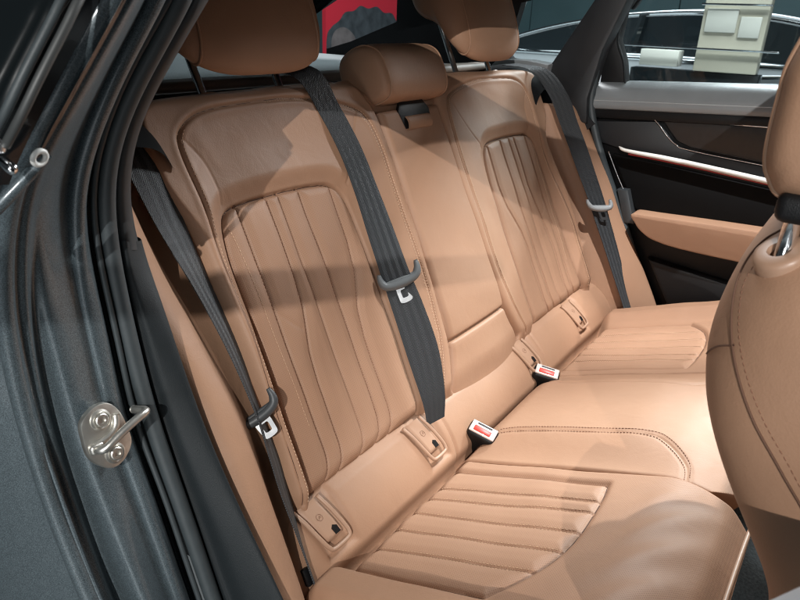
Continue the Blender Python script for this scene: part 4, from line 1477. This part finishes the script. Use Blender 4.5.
# bright strip with red light line below it
Ps = np.array([[-.027, .711, .4475], [.0, .709, .440], [.12, .708, .4335], [.335, .708, .4155], [.95, .708, .36]])
V, F = tube_mesh(catmull(Ps, 60), np.interp(np.linspace(0, 1, 60), [0, .1, .45, 1], [.0015, .0040, .0060, .0075]), 12)
link('trim_strip', V, F, mat('bright satin strip', (0.60, 0.57, 0.53), 0.3), dr)
V, F = tube_mesh(catmull(Ps[1:] + np.array([0, .008, -.0085]), 40), 0.0028, 8)
link('ambient_light', V, F, REDL, dr)
V, F = tube_mesh(catmull([[-.055, .716, .43], [-.02, .716, .37], [.018, .716, .31], [.048, .716, .25]], 30), 0.0016, 8)
link('chrome_line', V, F, SATIN, dr)
plate_xz('speaker_panel', [(-.045, .425), (.36, .392), (.95, .34), (.95, .30), (.35, .300), (.04, .285), (.0, .35)], .726, .012, mat('black cloth grille', (0.004, 0.004, 0.0042), 0.8, spec=0.15, bump=(1200, 0.8)), dr, .002)
plate_xz('pull_handle', [(-.012, .335), (.018, .338), (.046, .262), (.050, .248), (.022, .246)], .703, .035, mat('grey handle', (0.035, 0.039, 0.042), 0.35, noise=0.06, nscale=40), dr, .004)
plate_xz('armrest', [(.048, .283), (.12, .288), (.36, .298), (.80, .31), (.86, .28), (.80, .22), (.40, .212), (.20, .213), (.118, .222), (.082, .238), (.060, .258)], .672, .07, LEA, dr, .026, smooth_n=70)
plate_xz('door_pocket', [(.10, .16), (.5, .12), (.9, .12), (.9, -.22), (.34, -.22), (.20, .0)], .705, .05, BLK, dr, .012)
# window frame and glass
plate_xz('window_frame', [(-.120, .585), (-.048, .602), (-.062, .66), (-.086, .713), (-.080, .786), (-.03, .86), (.05, .90), (.02, .93), (-.06, .86), (-.105, .75), (-.124, .66)], .756, .03, BLK, dr, .004)
V, F = tube_mesh(catmull([[-.078, .752, .786], [-.088, .752, .715], [-.064, .752, .66], [-.050, .752, .604]], 20), 0.003, 8)
link('frame_edge', V, F, PLA, dr)
plate_xz('window_glass', [(-.10, .58), (.92, .60), (.80, .86), (.3, .93), (.0, .92), (-.10, .78)], .788, .004, GLASS, dr, 0.0)
V, F = tube_mesh(catmull([[-.09, .80, .80], [.0, .79, .905], [.3, .78, .935], [.8, .78, .87]], 30), 0.022, 10)
link('window_frame', V, F, BLK, dr)

# ================================================================== NEAR OPEN DOOR (its edge blurs into the corner)
bm = box_bm((.05, .95, .80), .02, 3, frame_mtx((0.80, -1.32, 0.12), (0.97, 0.20, 0), (-0.22, 0.975, 0), (0, 0, 1)))
nd = link_bm('door', bm, BLK, body, label='opened near door, its pale pull blurred in the corner')
bm = plate_bm([(.534, .428), (.551, .462), (.575, .50), (.70, .52), (.70, .26), (.60, .26), (.526, .36)], ((0, -0.77, 0), (1, 0, 0), (0, 0, 1), (0, -1, 0)), .05, .015, 4)
link_bm('door_pull', bm, mat('pale satin pull', (0.50, 0.56, 0.60), 0.35), nd)

# ================================================================== SHOWROOM BEYOND
SILV = mat('silver car paint', (0.62, 0.65, 0.67), 0.3, metal=0.5, coat=0.8)
GLD = mat('dark car glass', (0.012, 0.016, 0.018), 0.04, coat=0.5)


def far_car(name, label, loc, rz, m):
    """sedan seen side on: body, cabin, windows, chrome, wheels; local x along the car, y=0 its near side"""
    t = thing(name, label, 'car', loc)
    t.rotation_euler = (0, 0, rz)
    og = Vector(loc)

    def add(nm, V, F, mm, smooth=True, autosmooth=35):
        me_v = np.asarray(V, float) + np.array(loc)
        return link(nm, me_v, F, mm, t, smooth, autosmooth=autosmooth)

    def slab(nm, pts, y0, y1, mm, bev=0.05):
        bm = plate_bm(pts, ((0, y1, 0), (1, 0, 0), (0, 0, 1), (0, -1, 0)), y1 - y0, bev, 3)
        v, f = bm_data(bm)
        return add(nm, v, f, mm)
    slab('body', catmull([(-2.4, .30), (-2.42, .62), (-2.3, .98), (-1.5, 1.20), (-.2, 1.255), (1.0, 1.20), (2.0, 1.02), (2.45, .80), (2.5, .45), (2.4, .25), (1.9, .20), (-1.9, .20)], 90, closed=True).tolist(), 0.0, 1.75, m, 0.07)
    slab('cabin', catmull([(-1.62, 1.15), (-1.25, 1.30), (-.75, 1.44), (-.3, 1.50), (.15, 1.515), (.55, 1.47), (1.0, 1.34), (1.32, 1.18)], 60).tolist(), 0.10, 1.65, m, 0.05)
    slab('side_window', catmull([(-1.40, 1.235), (-1.10, 1.33), (-.72, 1.42), (-.3, 1.468), (.12, 1.478), (.5, 1.435), (.88, 1.33), (1.10, 1.235)], 50).tolist(), 0.080, 0.12, GLD, 0.0)
    W = catmull([(-1.45, 1.225), (-1.12, 1.345), (-.72, 1.435), (-.3, 1.483), (.12, 1.492), (.52, 1.45), (.92, 1.345), (1.18, 1.225)], 50)
    V, F = tube_mesh(np.stack([W[:, 0], np.full(50, .085), W[:, 1]], 1), .010, 8)
    add('window_chrome', V, F, CHR)
    V, F = tube_mesh([[-1.45, .005, 1.228], [1.18, .005, 1.228]], .012, 8)
    add('window_chrome', V, F, CHR)
    V, F = tube_mesh([[-.40, .07, 1.23], [-.36, .07, 1.47]], .03, 8)
    add('pillar', V, F, GLD)
    C_ = catmull([(-1.9, .92), (-1.0, 1.00), (-.2, 1.10), (.55, 1.18), (1.6, 1.17)], 40)
    V, F = tube_mesh(np.stack([C_[:, 0], np.full(40, -.004), C_[:, 1]], 1), .012, 8)
    add('crease_chrome', V, F, CHR)
    bm = box_bm((.20, .03, .025), .008, 2, frame_mtx((-.75, -.008, 1.07), (1, 0, .03), (0, 1, 0), (-.03, 0, 1)))
    v, f = bm_data(bm)
    add('door_handle', v, f, CHR)
    for x in (-1.45, 1.45):
        V, F = tube_mesh([[x, -.01, .33], [x, .22, .33]], .33, 28)
        w = add('wheel', V, F, RUBD)
        V, F = tube_mesh([[x, -.02, .33], [x, .05, .33]], .23, 28)
        link('rim', np.asarray(V) + np.array(loc), F, SATIN, w, autosmooth=35)
    return t


far_car('parked_car', 'silver showroom car parked behind the far door window', (-0.45, 3.25, GZ), 0.0, SILV)
far_car('parked_car', 'dark showroom car far behind the rear window', (-7.2, 4.2, GZ), R(100), mat('black car paint', (0.02, 0.024, 0.027), 0.2, coat=0.8))

# beige stand-in panel added between the two cars in place of a reflection
BEI = mat('beige laminate', (0.38, 0.355, 0.28), 0.5, noise=0.06, nscale=5)
PALE = mat('pale box', (0.42, 0.415, 0.37), 0.4, noise=0.05, nscale=9)
kb = thing('reflection_panel', 'tall beige stand-in panel with pale plates and chrome rails, added for a reflection beyond the far door window', 'stand-in panel', (-0.2, 2.72, GZ))
for nm, (x0, x1, y0, y1, z0, z1), mm, bv in (('panel', (-.335, -.036, 2.72, 2.80, .548, 1.55), BEI, .006), ('cover_plate', (-.315, -.17, 2.708, 2.72, .735, .845), PALE, .004),
                                   ('cover_plate', (-.155, -.06, 2.710, 2.72, .715, .81), PALE, .004), ('shelf_front', (-.62, -.42, 2.74, 2.84, .560, .640), PALE, .004),
                                   ('base', (-.66, -.02, 2.74, 2.84, GZ, .546), BLKG, .004), ('rail', (-.75, .05, 2.690, 2.704, .652, .662), CHR, .003), ('rail', (-.345, -.026, 2.690, 2.704, .858, .868), CHR, .003)):
    bm = box_bm((x1 - x0, y1 - y0, z1 - z0), bv, 2, frame_mtx(((x0 + x1) / 2, (y0 + y1) / 2, (z0 + z1) / 2), (1, 0, 0), (0, 1, 0), (0, 0, 1)))
    link_bm(nm, bm, mm, kb)

# red poster with a dark-haired head
po = thing('wall_poster', 'red poster showing the top of a dark haired head, beyond the rear window', 'poster', (-4.6, 4.9, 0.1))
bm = box_bm((.05, 2.2, 2.0), .0, 1, frame_mtx((-4.62, 5.81, 0.52), (1, 0, 0), (0, 1, 0), (0, 0, 1)))
link_bm('red_panel', bm, mat('red poster print', (0.62, 0.03, 0.055), 0.5), po)
hd = catmull([(4.72, .05), (4.72, .50), (4.80, .62), (4.93, .69), (5.03, .775), (5.18, .795), (5.30, .85), (5.44, .825), (5.6, .85), (5.74, .79), (5.9, .785), (6.02, .69), (6.2, .64), (6.3, .45), (6.3, .05)], 90).tolist()
bm = plate_bm(hd, ((-4.594, 0, 0), (0, 1, 0), (0, 0, 1), (1, 0, 0)), .004)
link_bm('hair', bm, mat('printed hair', (0.055, 0.07, 0.08), 0.6, noise=0.9, nscale=9), po)
fc = catmull([(4.80, .05), (4.80, .50), (4.95, .62), (5.12, .58), (5.22, .45), (5.2, .05)], 30).tolist()
bm = plate_bm(fc, ((-4.589, 0, 0), (0, 1, 0), (0, 0, 1), (1, 0, 0)), .004)
link_bm('face', bm, mat('printed skin', (0.16, 0.15, 0.15), 0.6, noise=0.8, nscale=8), po)

# unseen pole added out past the open door; its shadow is the band across seat and jamb
pole = thing('shadow_pole', 'unseen black pole added beyond the open door to shade the seat', 'pole', (0.7, -2.0, 1.2))
fr_ = 0.42
pa = np.array([-0.10, -0.95, 0.515]) * (1 - fr_) + np.array(KEY) * fr_
pb = np.array([-0.088, 0.15, 0.238]) * (1 - fr_) + np.array(KEY) * fr_
V, F = tube_mesh([pa, pb], 0.0165, 16)
link('pole', V, F, BLK, pole)
